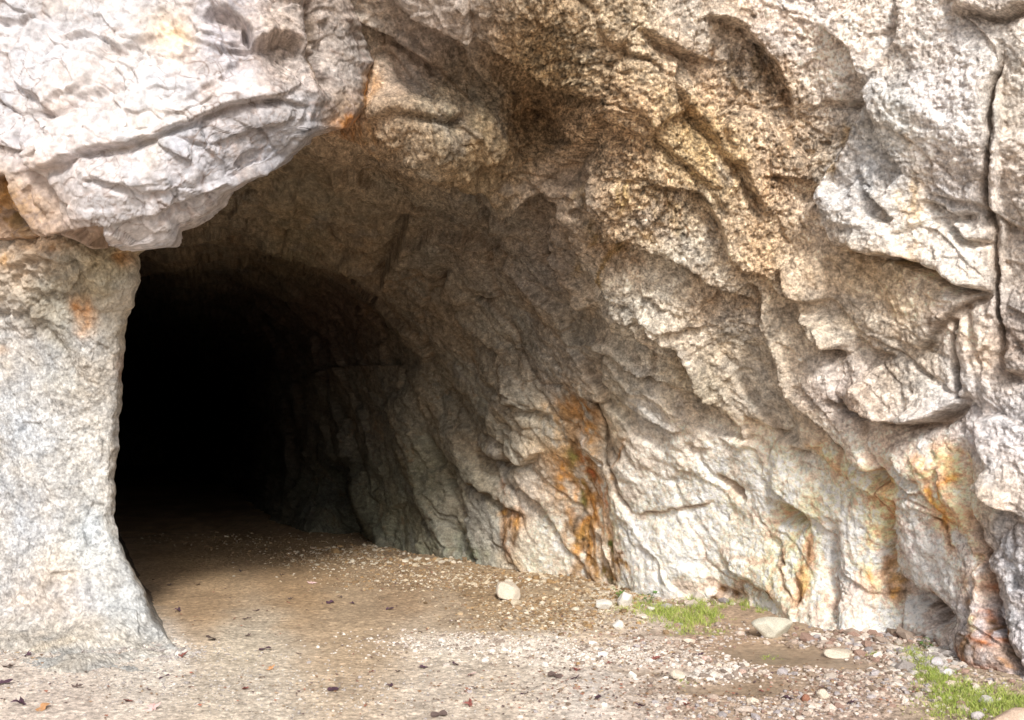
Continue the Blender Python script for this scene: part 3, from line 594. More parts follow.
def tone_o(Cf, pf, g):
    Cf *= np.clip(1 + .14 * fbm(pf, 6, 5, .6, 401) + .10 * fbm(pf, 1.8, 4, .6, 402), .4, 1.5)[:, None]
    w = np.clip(fbm(pf, 2.6, 4, .6, 403) * 1.8, -1, 1)[:, None]; Cf *= 1 + w * np.array([.05, .0, -.06], np.float32)
    r = fbm(pf, 5.5, 4, .6, 405, True); vein = sstep(.52, .75, r)[:, None] * .45
    Cf += vein * (np.array([.42, .34, .31], np.float32) - Cf)
    w3 = np.stack([fbm(pf, 5, 3, seed=411), fbm(pf, 5, 3, seed=412), fbm(pf, 5, 3, seed=413)], -1)
    _, ea, _ = cells(pf + .10 * w3, 3.4, 421, 20); _, eb, _ = cells(pf * np.array([.7, 1, 1.3], np.float32) + .06 * w3, 9, 431, 20)
    kk = np.exp(-(ea / .020) ** 2) * sstep(-.05, .3, fbm(pf, 2, 3, seed=423)) * .95 + np.exp(-(eb / .035) ** 2) * sstep(.0, .35, fbm(pf, 3, 3, seed=424)) * .7
    Cf += np.clip(kk, 0, 1)[:, None] * (np.array([.24, .19, .17], np.float32) - Cf)
    Cf *= (1 + vnoise(pf * 45, 404) * (.05 + .7 * g))[:, None]
pal_o = [(40, 60, .74, .72, .73, .05), (150, 80, .76, .74, .74, .05), (60, 140, .76, .73, .74, .05), (150, 30, .72, .69, .68, .05), (230, 90, .70, .68, .70, .1), (120, 200, .72, .70, .71, .1), (200, 180, .58, .57, .59, .2), (250, 150, .46, .46, .49, .3), (300, 115, .46, .45, .46, .4),
         (290, 20, .54, .47, .42, .7), (310, 70, .52, .46, .42, .7), (350, 60, .50, .45, .41, .7), (345, 115, .42, .31, .22, .6), (230, 30, .58, .54, .55, .3), (10, 215, .50, .33, .18, .3), (60, 245, .60, .46, .36, .3), (300, -60, .5, .42, .35, .7), (100, -60, .7, .68, .66, .1)]
def paint_o(C, u, v, nz):
    S = lambda c, ru, rv, a, col, s=1.0: stain(C, u, v, c, ru, rv, a, col, s, nz=nz)
    S((170, 35), 26, 22, 0, (.78, .62, .46), .7); S((150, 150), 14, 26, 0, (.74, .62, .50), .5); S((50, 165), 20, 8, 0, (.62, .50, .44), .5); S((5, 195), 18, 16, 0, (.45, .24, .08), .9); S((90, 232), 14, 8, 0, (.55, .33, .15), .7)
    S((12, 224), 16, 8, 0, (.15, .11, .05), .8); S((160, 120), 50, 16, -20, (.78, .70, .62), .5); S((232, 22), 24, 7, 15, (.40, .35, .32), .5); S((285, 46), 18, 5, 0, (.40, .34, .30), .5); S((318, 50), 6, 50, -5, (.20, .13, .07), .85)
    S((350, 122), 18, 8, 0, (.50, .22, .07), .9); S((368, 95), 5, 22, 0, (.48, .25, .08), .8); S((15, 100), 20, 12, 30, (.45, .38, .30), .4); S((200, 230), 34, 8, -15, (.46, .40, .36), .6)
left_mass('white_outcrop', M_PALE, EDGE_O, (-1300, -12, 234, 240), CP_O, feat_o, pal_o, paint_o,
          dict(cast=(1, .98, .985), dim=.76, round=16, rdepth=.35, deep=3.2, away=.05, rise=.06, relief=relief_o, tone=tone_o, cap=True, tuck_low=True),
          'pale white fractured limestone outcrop overhanging the pillar')
# --- grey pillar
EDGE_P = [(150, 200), (150, 244), (138, 254), (140, 266), (138, 278), (132, 300), (127, 325), (124, 346), (122, 390), (118, 451), (115, 480), (115, 514), (119, 543), (126, 557), (137, 577), (145, 594), (150, 607), (157, 621), (166, 636), (178, 648), (205, 657), (240, 670), (280, 760)]
CP_P = [(-300, 200, 7.9), (0, 200, 7.6), (120, 200, 7.5), (-300, 500, 8.1), (-150, 350, 8.0), (0, 260, 7.45), (60, 250, 7.3), (130, 260, 7.55), (0, 330, 7.75), (60, 320, 7.6), (120, 320, 7.7), (0, 400, 7.85), (60, 400, 7.75), (115, 400, 7.85),
        (0, 500, 7.85), (60, 500, 7.75), (110, 500, 7.85), (0, 580, 7.7), (60, 580, 7.6), (130, 600, 7.6), (0, 625, 7.6), (0, 640, 7.42), (60, 640, 7.40), (60, 655, 7.05), (0, 655, 7.1), (60, 672, 6.65), (0, 672, 6.7), (150, 640, 7.5), (170, 652, 7.2), (150, 672, 6.7), (-300, 640, 7.8), (0, 740, 6.0), (150, 740, 6.0), (300, 740, 6.2)]
def feat_p(h, u, v):
    L = lambda pts, A, wu=24, wl=16, **k: ledge(h, u, v, pts, A, wu, wl, **k); G = lambda pts, A, w=2.2, **k: groove(h, u, v, pts, A, w, **k)
    G([(-8, 318), (10, 315), (25, 316), (30, 330), (32, 350)], .045, 3); G([(25, 316), (42, 300), (60, 294)], .03, 3); G([(32, 320), (60, 345), (78, 378)], .035, 5)
    L([(0, 268), (20, 262), (45, 255), (70, 262), (100, 258), (135, 250)], .045, 16, 16); L([(70, 290), (82, 270), (100, 256)], .03, 14, 14)
    bump(h, u, v, (108, 275), 26, 18, 0, .07); bump(h, u, v, (40, 260), 24, 12, 0, .06); G([(70, 250), (76, 270), (74, 290)], .05, 5)
    bump(h, u, v, (40, 590), 40, 22, 0, .04); L([(-5, 610), (20, 597), (32, 606)], -.02, 14, 14); bump(h, u, v, (95, 350), 22, 40, 0, .04)
def relief_p(pf, g, V):
    c1, e1, _ = cells(pf, 2.2, 541, 8); c2, e2, _ = cells(pf + .03 * fbm(pf, 4, 2, seed=3)[:, None], 8, 551, 9)
    rough = sstep(350, 290, V).ravel()
    c3, e3, _ = cells(pf, 4.2, 571, 40)
    return .05 * c1 + .022 * c3 + (.010 + .03 * rough) * c2 + .03 * fbm(pf, 3, 5, .55, 561) + (.010 + .02 * rough) * fbm(pf, 14, 3, .6, 562, True) + (.003 + .010 * g) * (grains(pf, 34, 591) - .4) + (.001 + .006 * g) * (grains(pf, 70, 592) - .4)
def tone_p(Cf, pf, g):
    Cf *= np.clip(1 + .22 * fbm(pf, 7, 5, .6, 501) + .16 * fbm(pf, 2.0, 4, .6, 502), .4, 1.5)[:, None]
    w = np.clip(fbm(pf, 3.4, 4, .6, 503) * 1.8, -1, 1)[:, None]; Cf *= 1 + w * np.array([.06, .0, -.08], np.float32)
    Cf *= (1 + (vnoise(pf * 40, 504) * .5 + vnoise(pf * 80, 505) * .5) * (.15 + .8 * g))[:, None]
pal_p = [(20, 260, .56, .47, .38, .3), (110, 260, .54, .46, .32, .4), (60, 300, .50, .46, .38, .4), (120, 300, .60, .54, .45, .3), (20, 340, .54, .52, .50, .4), (80, 360, .52, .49, .45, .5), (40, 420, .54, .54, .54, .5), (90, 440, .56, .54, .51, .5), (30, 520, .56, .54, .52, .5), (90, 540, .57, .56, .53, .5), (60, 600, .58, .52, .47, .4), (130, 610, .60, .57, .52, .4), (60, 650, .52, .48, .42, .6), (150, 650, .56, .53, .48, .6)]
def paint_p(C, u, v, nz):
    S = lambda c, ru, rv, a, col, s=1.0: stain(C, u, v, c, ru, rv, a, col, s, nz=nz)
    S((82, 312), 12, 20, -15, (.60, .30, .12), .85); S((40, 246), 30, 8, 0, (.60, .36, .18), .55); S((125, 255), 12, 12, 0, (.58, .30, .10), .7); S((118, 365), 7, 12, 0, (.30, .13, .07), .7); S((5, 260), 16, 12, 0, (.50, .27, .09), .6)
    S((28, 320), 12, 16, 0, (.16, .13, .09), .6); S((50, 335), 30, 12, 35, (.26, .23, .17), .6); S((90, 290), 24, 12, 0, (.32, .28, .18), .6); S((60, 380), 30, 20, 30, (.40, .36, .28), .4)
    S((130, 300), 8, 60, 0, (.72, .66, .58), .4); S((25, 600), 24, 12, 0, (.56, .44, .34), .5); S((60, 545), 16, 40, 0, (.46, .42, .36), .35); S((-5, 352), 16, 6, 0, (.5, .3, .15), .5)
    S((146, 275), 8, 20, 0, (.34, .27, .16), .5)
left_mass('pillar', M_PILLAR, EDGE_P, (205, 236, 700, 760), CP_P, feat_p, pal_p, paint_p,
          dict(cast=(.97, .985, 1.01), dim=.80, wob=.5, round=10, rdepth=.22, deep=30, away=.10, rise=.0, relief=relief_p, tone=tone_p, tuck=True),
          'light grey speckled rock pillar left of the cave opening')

# ------------------------------------------------------------------ ground
print('ground...')
xs = nonuni(-150, -4.3, 4.3, 150, 0.0125, 1.12); ys = nonuni(-120, 5.2, 12.5, 60, 0.0125, 1.07)
X, Yg = np.meshgrid(xs, ys)
pg = np.stack([X, Yg, np.zeros_like(X)], -1).reshape(-1, 3)
def px(x, y): y = np.maximum(y, 1.0); return CX + F * x / y, HZ + F * CAMZ / y
def g2(u, v, z=0.0):                 # survey: where a sight line meets the ground
    Y = (CAMZ - z) * F / (v - HZ); return ((u - CX) * Y / F, Y)
def wallY_line():                    # foot of the wall in plan, for the scree that banks against it
    return [g2(a, b) for a, b, c in FOOT]
foot_line = wallY_line()
def ground_extra(x, y):
    u = np.asarray(x, float); v = np.asarray(y, float)
    dd, sd, t = polydist(foot_line, u, v)
    z = 0.045 * np.exp(-(dd / 0.45) ** 1.4) 
    d2, _, _ = polydist([(-6, 7.75), (-3.6, 7.5), (-2.75, 7.45), (-2.5, 7.6)], u, v)
    z = z + 0.015 * np.exp(-(d2 / 0.35) ** 1.3)
    far = sstep(2.0, 0.0, np.abs(v - 6) - 8)
    return z * far
zg = ground_extra(X.ravel(), Yg.ravel())
ug, vg = px(X, Yg)
uw = ug + 22 * fbm(pg, 1.5, 4, .6, 701).reshape(X.shape); vw = vg + 9 * fbm(pg, 1.5, 4, .6, 702).reshape(X.shape)
pal_g = [(60, 690, .55, .48, .43, .5), (60, 660, .56, .50, .45, .5), (150, 655, .56, .51, .46, .5), (250, 690, .52, .46, .39, .55), (450, 690, .54, .47, .40, .5), (600, 690, .55, .50, .46, .5), (250, 650, .48, .42, .34, .5), (350, 620, .42, .32, .22, .3), (200, 600, .42, .30, .19, .2), (300, 585, .40, .28, .17, .2), (200, 560, .50, .36, .22, .25),  # floor at the cave mouth lightened in colour to look lit
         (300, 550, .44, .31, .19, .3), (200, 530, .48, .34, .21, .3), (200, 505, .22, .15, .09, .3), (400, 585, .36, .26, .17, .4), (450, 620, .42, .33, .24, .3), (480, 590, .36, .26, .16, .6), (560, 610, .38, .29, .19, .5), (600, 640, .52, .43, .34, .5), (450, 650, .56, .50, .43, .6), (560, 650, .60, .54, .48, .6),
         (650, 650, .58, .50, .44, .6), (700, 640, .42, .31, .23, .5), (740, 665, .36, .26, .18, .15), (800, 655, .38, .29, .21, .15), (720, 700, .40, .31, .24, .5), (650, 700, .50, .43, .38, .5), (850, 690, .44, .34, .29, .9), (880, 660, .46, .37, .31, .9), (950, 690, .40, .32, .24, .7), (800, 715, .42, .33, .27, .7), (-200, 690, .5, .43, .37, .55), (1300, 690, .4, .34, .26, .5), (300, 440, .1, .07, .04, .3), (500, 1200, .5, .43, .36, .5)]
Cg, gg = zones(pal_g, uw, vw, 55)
Cf = Cg.reshape(-1, 3); gf = gg.ravel() * .75
MUD = [(800, 658, 66, 8), (755, 650, 40, 6), (735, 690, 80, 7), (660, 672, 46, 4), (850, 668, 40, 6), (690, 634, 60, 3)]
mud = sum(np.exp(-(((uw - a) / ru) ** 2 + ((vw - b) / rv) ** 2) ** 1.5) for a, b, ru, rv in MUD).ravel(); mud = np.clip(mud, 0, 1)
Cf *= (1 + .14 * sstep(600, 650, vw) * sstep(760, 600, uw)).ravel()[:, None] * np.array([1.02, 1, .97], np.float32)
Cf += mud[:, None] * .8 * (np.array([.29, .21, .145], np.float32) - Cf)
white = sum(np.exp(-(((uw - a) / ru) ** 2 + ((vw - b) / rv) ** 2) ** 1.3) for a, b, ru, rv in [(470, 644, 80, 9), (600, 655, 90, 8), (705, 672, 42, 8)]).ravel()
Cf += np.clip(white, 0, 1)[:, None] * .45 * (np.array([.74, .68, .62], np.float32) - Cf)
leafy = sstep(.25, .6, fbm(pg * np.array([1, .45, 1], np.float32), 9, 4, .65, 705)).astype(np.float32)
Cf += (leafy * .22 * (1 - mud))[:, None] * (np.array([.20, .135, .09], np.float32) - Cf)
Cf *= np.clip(1 + .22 * fbm(pg, 4, 5, .6, 711) + .18 * fbm(pg, 22, 3, .7, 712), .3, 1.7)[:, None]
Cf *= (1 + (vnoise(pg * 60, 713) * .6 + vnoise(pg * 37, 714) * .4) * (.12 + .8 * gf) * (1 - .8 * mud))[:, None]
dense = ((np.abs(X) < 4.6) & (Yg > 4.8) & (Yg < 14)).ravel()
zz = zg + .030 * fbm(pg, .8, 3, seed=720) + (1 - .9 * mud) * ((.010 * fbm(pg, 4, 4, .6, 721) + (.003 + .010 * gf) * (grains(pg, 26, 722) - .3) + (.003 + .004 * gf) * (grains(pg, 48, 726) - .3))) * dense
zz = zz - .018 * mud
zz = np.where((pg[:, 1] < 4.5) | (np.abs(pg[:, 0]) > 5), zz * 0.4, zz)
pgz = pg.copy(); pgz[:, 2] = zz
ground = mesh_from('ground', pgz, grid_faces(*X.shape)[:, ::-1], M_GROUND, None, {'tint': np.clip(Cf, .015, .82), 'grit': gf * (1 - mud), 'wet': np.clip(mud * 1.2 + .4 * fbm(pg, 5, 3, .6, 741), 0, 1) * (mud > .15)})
tag(ground, 'trodden earth and pale gravel floor running into the cave', 'ground', kind='structure')
ZG = zz.reshape(X.shape)
def gz(x, y):
    i = min(max(np.searchsorted(xs, x) - 1, 0), len(xs) - 2); j = min(max(np.searchsorted(ys, y) - 1, 0), len(ys) - 2)
    return float(ZG[j:j + 2, i:i + 2].mean())
def gzv(x, y):
    i = np.clip(np.searchsorted(xs, x) - 1, 0, len(xs) - 2); j = np.clip(np.searchsorted(ys, y) - 1, 0, len(ys) - 2)
    return (ZG[j, i] + ZG[j + 1, i] + ZG[j, i + 1] + ZG[j + 1, i + 1]) / 4


# ------------------------------------------------------------------ small materials
def leaf_material(name, col, var=.25, rough=.7):
    m = bpy.data.materials.new(name); m.use_nodes = True; nt = m.node_tree; N = nt.nodes; b = N['Principled BSDF']
    tc = N.new('ShaderNodeTexCoord'); n = N.new('ShaderNodeTexNoise'); n.inputs['Scale'].default_value = 60; n.inputs['Detail'].default_value = 3
    nt.links.new(tc.outputs['Object'], n.inputs['Vector'])
    cr = N.new('ShaderNodeValToRGB'); nt.links.new(n.outputs[0], cr.inputs[0])
    c = np.array(col); cr.color_ramp.elements[0].position = .35; cr.color_ramp.elements[1].position = .65
    cr.color_ramp.elements[0].color = (*(c * (1 - var)), 1); cr.color_ramp.elements[1].color = (*np.minimum(c * (1 + var), .9), 1)
    nt.links.new(cr.outputs[0], b.inputs['Base Color']); b.inputs['Roughness'].default_value = rough; b.inputs['Specular IOR Level'].default_value = .3
    return m
def attr_material(name, rough=.85, nscale=160, bump_d=.004):
    m = bpy.data.materials.new(name); m.use_nodes = True; nt = m.node_tree; N = nt.nodes; b = N['Principled BSDF']
    at = N.new('ShaderNodeAttribute'); at.attribute_name = 'tint'; tc = N.new('ShaderNodeTexCoord'); n = N.new('ShaderNodeTexNoise'); n.inputs['Scale'].default_value = nscale
    nt.links.new(tc.outputs['Object'], n.inputs['Vector']); r = N.new('ShaderNodeMapRange'); r.inputs['From Min'].default_value = .3; r.inputs['From Max'].default_value = .7; r.inputs['To Min'].default_value = .7; r.inputs['To Max'].default_value = 1.2
    nt.links.new(n.outputs[0], r.inputs['Value']); v = N.new('ShaderNodeVectorMath'); v.operation = 'SCALE'; nt.links.new(at.outputs['Color'], v.inputs[0]); nt.links.new(r.outputs[0], v.inputs['Scale'])
    nt.links.new(v.outputs[0], b.inputs['Base Color']); b.inputs['Roughness'].default_value = rough; b.inputs['Specular IOR Level'].default_value = .25
    if bump_d:
        bp = N.new('ShaderNodeBump'); bp.inputs['Distance'].default_value = bump_d; nt.links.new(n.outputs[0], bp.inputs['Height']); nt.links.new(bp.outputs[0], b.inputs['Normal'])
    return m
M_PEB = attr_material('pebble_stone'); M_GRASS = attr_material('grass_blades', .6, 40, 0)
M_LITTER = attr_material('leaf_litter', .8, 60, 0)

def ico(sub):
    import bmesh
    bm = bmesh.new(); bmesh.ops.create_icosphere(bm, subdivisions=sub, radius=1); bm.verts.ensure_lookup_table()
    v = np.array([w.co[:] for w in bm.verts]); f = np.array([[a.index for a in q.verts] for q in bm.faces]); bm.free(); return v, f

# ------------------------------------------------------------------ loose gravel and scree
PEB = [  # centre u, v, spread u, v, count, size (m), colour list
    (470, 644, 80, 9, 700, .020, 'w'), (600, 655, 95, 9, 1100, .022, 'w'), (706, 672, 36, 8, 420, .030, 'w'), (660, 640, 60, 12, 700, .022, 'm'), (560, 610, 70, 16, 1500, .024, 'b'),
    (450, 578, 80, 10, 1500, .022, 'b'), (340, 558, 60, 7, 900, .026, 'b'), (850, 680, 50, 18, 900, .030, 'm'), (890, 655, 40, 12, 800, .030, 'm'), (720, 635, 60, 9, 300, .024, 'm'), (790, 708, 60, 10, 450, .026, 'm'),
    (830, 644, 30, 6, 300, .028, 'm'), (960, 690, 50, 20, 400, .028, 'm'), (930, 665, 26, 10, 260, .04, 'g'), (120, 675, 130, 22, 900, .012, 'g'), (350, 690, 160, 22, 700, .011, 'g'), (90, 652, 90, 6, 1400, .010, 'g'), (165, 652, 20, 5, 300, .012, 'g'), (600, 700, 130, 16, 600, .016, 'm'), (700, 700, 40, 14, 350, .026, 'm'),
    (700, 607, 50, 3, 120, .06, 'm'), (880, 645, 50, 6, 200, .06, 'm'), (560, 583, 50, 3, 120, .055, 'b'), (430, 563, 50, 3, 120, .055, 'b'), (80, 650, 80, 3, 200, .024, 'g'), (165, 652, 14, 4, 120, .028, 'g'), (350, 552, 30, 3, 90, .06, 'b'),
    (90, 650, 90, 7, 420, .015, 'g'), (620, 595, 40, 6, 250, .03, 'b'), (250, 540, 90, 6, 300, .022, 'b')]
PCOL = dict(w=[(.80, .74, .68), (.74, .66, .58), (.66, .58, .52), (.55, .46, .38), (.30, .24, .2)], m=[(.70, .62, .55), (.56, .48, .41), (.42, .33, .27), (.28, .21, .16), (.64, .53, .45), (.42, .38, .38), (.36, .24, .19)],
            b=[(.48, .36, .23), (.36, .25, .15), (.24, .16, .09), (.62, .52, .38), (.40, .26, .13), (.70, .62, .50)], g=[(.60, .56, .52), (.46, .42, .40), (.36, .32, .30), (.66, .62, .57)])
def scatter_pebbles():
    bv, bf = ico(1); bv = bv / np.linalg.norm(bv, axis=1, keepdims=True)
    if len(bv) > 12: bv, bf = bv[:], bf[:]
    Vs, Fs, Cs, off = [], [], [], 0
    for cu, cv, su, sv, n, size, key in PEB:
        n = int(n * (1.7 if key != 'm' else 1.35))
        uu = rng.normal(cu, su * .75, n); vv_ = np.clip(rng.normal(cv, sv * .75, n), 505, 760)
        mm = sum(np.exp(-(((uu - a) / ru) ** 2 + ((vv_ - b) / rv) ** 2) ** 1.5) for a, b, ru, rv in MUD); kp = rng.random(n) > mm * 1.15
        uu, vv_ = uu[kp], vv_[kp]; n = len(uu)
        Yp = CAMZ * F / (vv_ - HZ); xp = (uu - CX) * Yp / F; zp = gzv(xp, Yp)
        r = size * np.exp(rng.normal(0, .48, n)) * .37; r = np.minimum(r, size * 1.6)
        sc = np.stack([r * rng.uniform(.8, 1.4, n), r * rng.uniform(.7, 1.2, n), r * rng.uniform(.45, .8, n)], -1)
        a = rng.uniform(0, 6.28, n); tilt = rng.normal(0, .35, n)
        v = bv[None] * (1 + rng.uniform(-.22, .22, (n, len(bv), 1))) * sc[:, None]
        x, y, z = v[..., 0], v[..., 1], v[..., 2]
        y, z = y * np.cos(tilt)[:, None] - z * np.sin(tilt)[:, None], y * np.sin(tilt)[:, None] + z * np.cos(tilt)[:, None]
        x, y = x * np.cos(a)[:, None] - y * np.sin(a)[:, None], x * np.sin(a)[:, None] + y * np.cos(a)[:, None]
        v = np.stack([x + xp[:, None], y + Yp[:, None], z + (zp + r * .18)[:, None]], -1)
        col = np.array(PCOL[key])[rng.integers(0, len(PCOL[key]), n)] * rng.uniform(.75, 1.12, (n, 1))
        Vs.append(v.reshape(-1, 3)); Cs.append(np.repeat(col, len(bv), 0)); Fs.append((bf[None] + (np.arange(n) * len(bv))[:, None, None] + off).reshape(-1, 3)); off += n * len(bv)
    o = mesh_from('gravel', np.concatenate(Vs), np.concatenate(Fs), M_PEB, None, {'tint': np.clip(np.concatenate(Cs), .02, .82).astype(np.float32)}, smooth=False)
    tag(o, 'loose pebbles and stone chips scattered over the floor along the wall', 'gravel', kind='stuff')
scatter_pebbles()

def litter():
    Z = [(440, 580, 90, 12, 700), (340, 556, 60, 6, 350), (560, 612, 80, 16, 600), (700, 690, 120, 22, 450), (850, 690, 60, 20, 350), (300, 600, 150, 30, 260), (250, 690, 260, 25, 420), (600, 690, 120, 20, 350), (660, 660, 40, 12, 200), (60, 655, 80, 8, 130)]
    cols = np.array([(.34, .20, .11), (.24, .14, .08), (.46, .32, .19), (.16, .10, .08), (.42, .18, .12), (.55, .42, .28), (.14, .09, .09)])
    Vs, Cs, n0 = [], [], 0
    for cu, cv, su, sv, n in Z:
        uu = rng.normal(cu, su * .7, n); vv_ = np.clip(rng.normal(cv, sv * .7, n), 512, 760)
        Yp = CAMZ * F / (vv_ - HZ); xp = (uu - CX) * Yp / F; zp = gzv(xp, Yp) + .006
        l = rng.uniform(.012, .034, n); w = l * rng.uniform(.3, .7, n); a = rng.uniform(0, 6.28, n); ca, sa = np.cos(a), np.sin(a); c = rng.uniform(.1, .6, n) * w
        def pt(x, y, z): return np.stack([xp + x * ca - y * sa, Yp + x * sa + y * ca, zp + z], -1)
        v = np.stack([pt(-l / 2, 0 * l, c), pt(0 * l, -w / 2, 0 * l), pt(l / 2, 0 * l, c * .7), pt(0 * l, w / 2, c)], 1)
        Vs.append(v.reshape(-1, 3)); Cs.append(np.repeat(cols[rng.integers(0, len(cols), n)] * rng.uniform(.7, 1.1, (n, 1)), 4, 0)); n0 += n
    o = mesh_from('leaf_litter', np.concatenate(Vs), np.arange(4 * n0).reshape(-1, 4), M_LITTER, None, {'tint': np.concatenate(Cs).astype(np.float32)}, smooth=False)
    tag(o, 'small brown scraps of leaf litter strewn over gravel and earth', 'leaf litter', kind='stuff')
litter()

# ------------------------------------------------------------------ single stones
def stone(u, v, wpx, hpx, col, label, seed, depth=.8, boxy=.5, group='loose stones on the cave floor', sink=.15, rot=0.0):
    x, y = g2(u, v); z0 = gz(x, y); w = wpx * y / F; hgt = hpx * y / F
    bv, bf = ico(4); n = len(bv); P = bv.copy()
    rs = np.random.default_rng(seed)
    # chip a ball with random planes: an angular broken stone
    for _ in range(int(9 + 8 * boxy)):
        nrm = rs.normal(size=3); nrm /= np.linalg.norm(nrm); dcut = rs.uniform(.52, .82)
        dd = P @ nrm; k = dd > dcut; P[k] -= nrm[None] * (dd[k] - dcut)[:, None] * .93
    P += .05 * (fbm(P + seed, 2.2, 4, .6, seed)[:, None]) * bv + .02 * fbm(P + seed, 9, 3, .6, seed + 1)[:, None] * bv
    P -= (P.max(0) + P.min(0)) / 2; P /= (P.max(0) - P.min(0))
    P *= np.array([w, w * depth, hgt / (1 - sink)]); ca, sa = math.cos(rot), math.sin(rot)
    tint = np.array(col) * (1 + .22 * fbm(P / max(w, .01) + seed, 3, 4, .6, seed + 2))[:, None] * (1 + .15 * fbm(P / max(w, .01) + seed, 14, 2, .6, seed + 3))[:, None]
    P = np.stack([P[:, 0] * ca - P[:, 1] * sa, P[:, 0] * sa + P[:, 1] * ca, P[:, 2] + hgt / (1 - sink) / 2 - hgt * sink], -1)
    o = mesh_from('stone', P, bf, M_PEB, None, {'tint': np.clip(tint, .03, .84).astype(np.float32)}); o.location = (x, y, z0)
    tag(o, label, 'stone', group)
WH, CR, GY = (.70, .66, .60), (.62, .54, .44), (.44, .42, .39)
for a in [
    (508, 599, 25, 17, CR, 'large cream block of stone standing alone on brown scree', 3, .9, .9),
    (516, 605, 11, 6, (.66, .56, .42), 'small cream chip lying in front of the large cream block', 4),
    (604, 609, 17, 9, WH, 'flat white stone beside the round white one near the grass', 5),
    (625, 607, 16, 14, WH, 'round white stone at the left edge of the grass', 6, .8, .3),
    (618, 627, 12, 9, WH, 'pale stone alone on brown scree below two white stones', 7, .8, .3),
    (651, 613, 8, 5, WH, 'small white stone lying within the green grass', 8),
    (642, 618, 13, 4, (.70, .62, .52), 'thin pale stone at the lower left edge of the grass', 9),
    (772, 638, 42, 19, (.56, .53, .44), 'broad flat grey green stone at the foot of the wall', 12, .55, .3),
    (632, 679, 10, 8, WH, 'small white stone at the left end of the muddy strip', 13, .8, .3),
    (677, 679, 15, 9, CR, 'cream stone at the left end of the white gravel ridge', 14),
    (753, 703, 13, 6, CR, 'low cream stone on brown mud below the puddle', 15),
    (707, 661, 11, 5, (.66, .46, .40), 'small pinkish stone on top of the white gravel ridge', 16),
    (822, 699, 13, 8, CR, 'cream stone lying among dark leaves in the scree', 17),
    (838, 656, 30, 7, (.60, .52, .42), 'wide cream stone half buried at the foot of the buttress', 18, .6, .4),
    (986, 708, 14, 9, GY, 'grey stone lying in the bright grass below the rusty rock', 19, .8, .3),
    (977, 722, 14, 9, (.50, .46, .45), 'grey stone at the near edge of the bright grass', 20, .8, .3),
    (1016, 732, 62, 20, (.58, .44, .34), 'big pinkish brown rock cut off by the lower right corner', 21, .7, .3),
    (937, 672, 12, 10, (.52, .49, .50), 'grey angular stone between grass and rusty rock foot', 22),
    (946, 681, 13, 8, (.60, .57, .55), 'light grey stone beside the grey angular one', 23),
    (742, 676, 9, 6, (.5, .36, .30), 'reddish brown stone at the edge of the puddle', 24),
    (806, 702, 9, 7, (.30, .14, .09), 'dark red stone beside the cream stone in the scree', 25),
    (689, 642, 14, 5, (.66, .56, .46), 'flat tan stone below the grass on the gravel', 26),
]: stone(*a)

# ------------------------------------------------------------------ fallen leaves
LM = {'dark purple': leaf_material('purple_leaf', (.085, .045, .065)), 'brick red': leaf_material('red_leaf', (.24, .085, .07)), 'slate brown': leaf_material('brown_leaf', (.12, .085, .075)), 'tawny orange': leaf_material('tawny_leaf', (.50, .27, .13)), 'pale pink': leaf_material('pink_leaf', (.60, .42, .40))}
def leaf_mesh(kind, colour):
    if kind == 'maple':
        ang = [-90, -60, -38, -20, 5, 22, 38, 60, 76, 90, 104, 120, 142, 158, 175, 200, 218, 240]
        rad = [.12, .42, .30, .62, .98, .42, .40, .95, .48, 1.1, .48, .95, .40, .42, .98, .62, .30, .42]
    else:
        ang = list(range(-90, 270, 24)); rad = [.95 * (abs(math.sin(math.radians(a))) ** 1.3) * .9 + .30 for a in ang]
    n = len(ang); V = [(0, 0, 0)]
    for k in (0.5, 1.0):
        for a, r in zip(ang, rad):
            x, y = r * k * math.cos(math.radians(a)), r * k * math.sin(math.radians(a))
            V.append((x, y, .16 * (x * x) * k + .10 * math.sin(3 * y + x) * k + .05 * math.sin(a * 2.1)))
    Fc = []
    for i in range(n):
        j = (i + 1) % n; Fc.append((0, 1 + i, 1 + j)); Fc.append((1 + i, 1 + n + i, 1 + n + j, 1 + j))
    b = len(V); 
    for k in range(4): t = k / 3; V += [(-.02 + .05 * t, -.1 - .8 * t, .04 + .15 * t), (.02 + .05 * t, -.1 - .8 * t, .04 + .15 * t)]
    for k in range(3): Fc.append((b + 2 * k, b + 2 * k + 1, b + 2 * k + 3, b + 2 * k + 2))
    me = bpy.data.meshes.new('fallen_leaf'); me.from_pydata(V, [], Fc); me.materials.append(LM[colour])
    return me
P_, R_, B2, T_, K_ = 'dark purple', 'brick red', 'slate brown', 'tawny orange', 'pale pink'
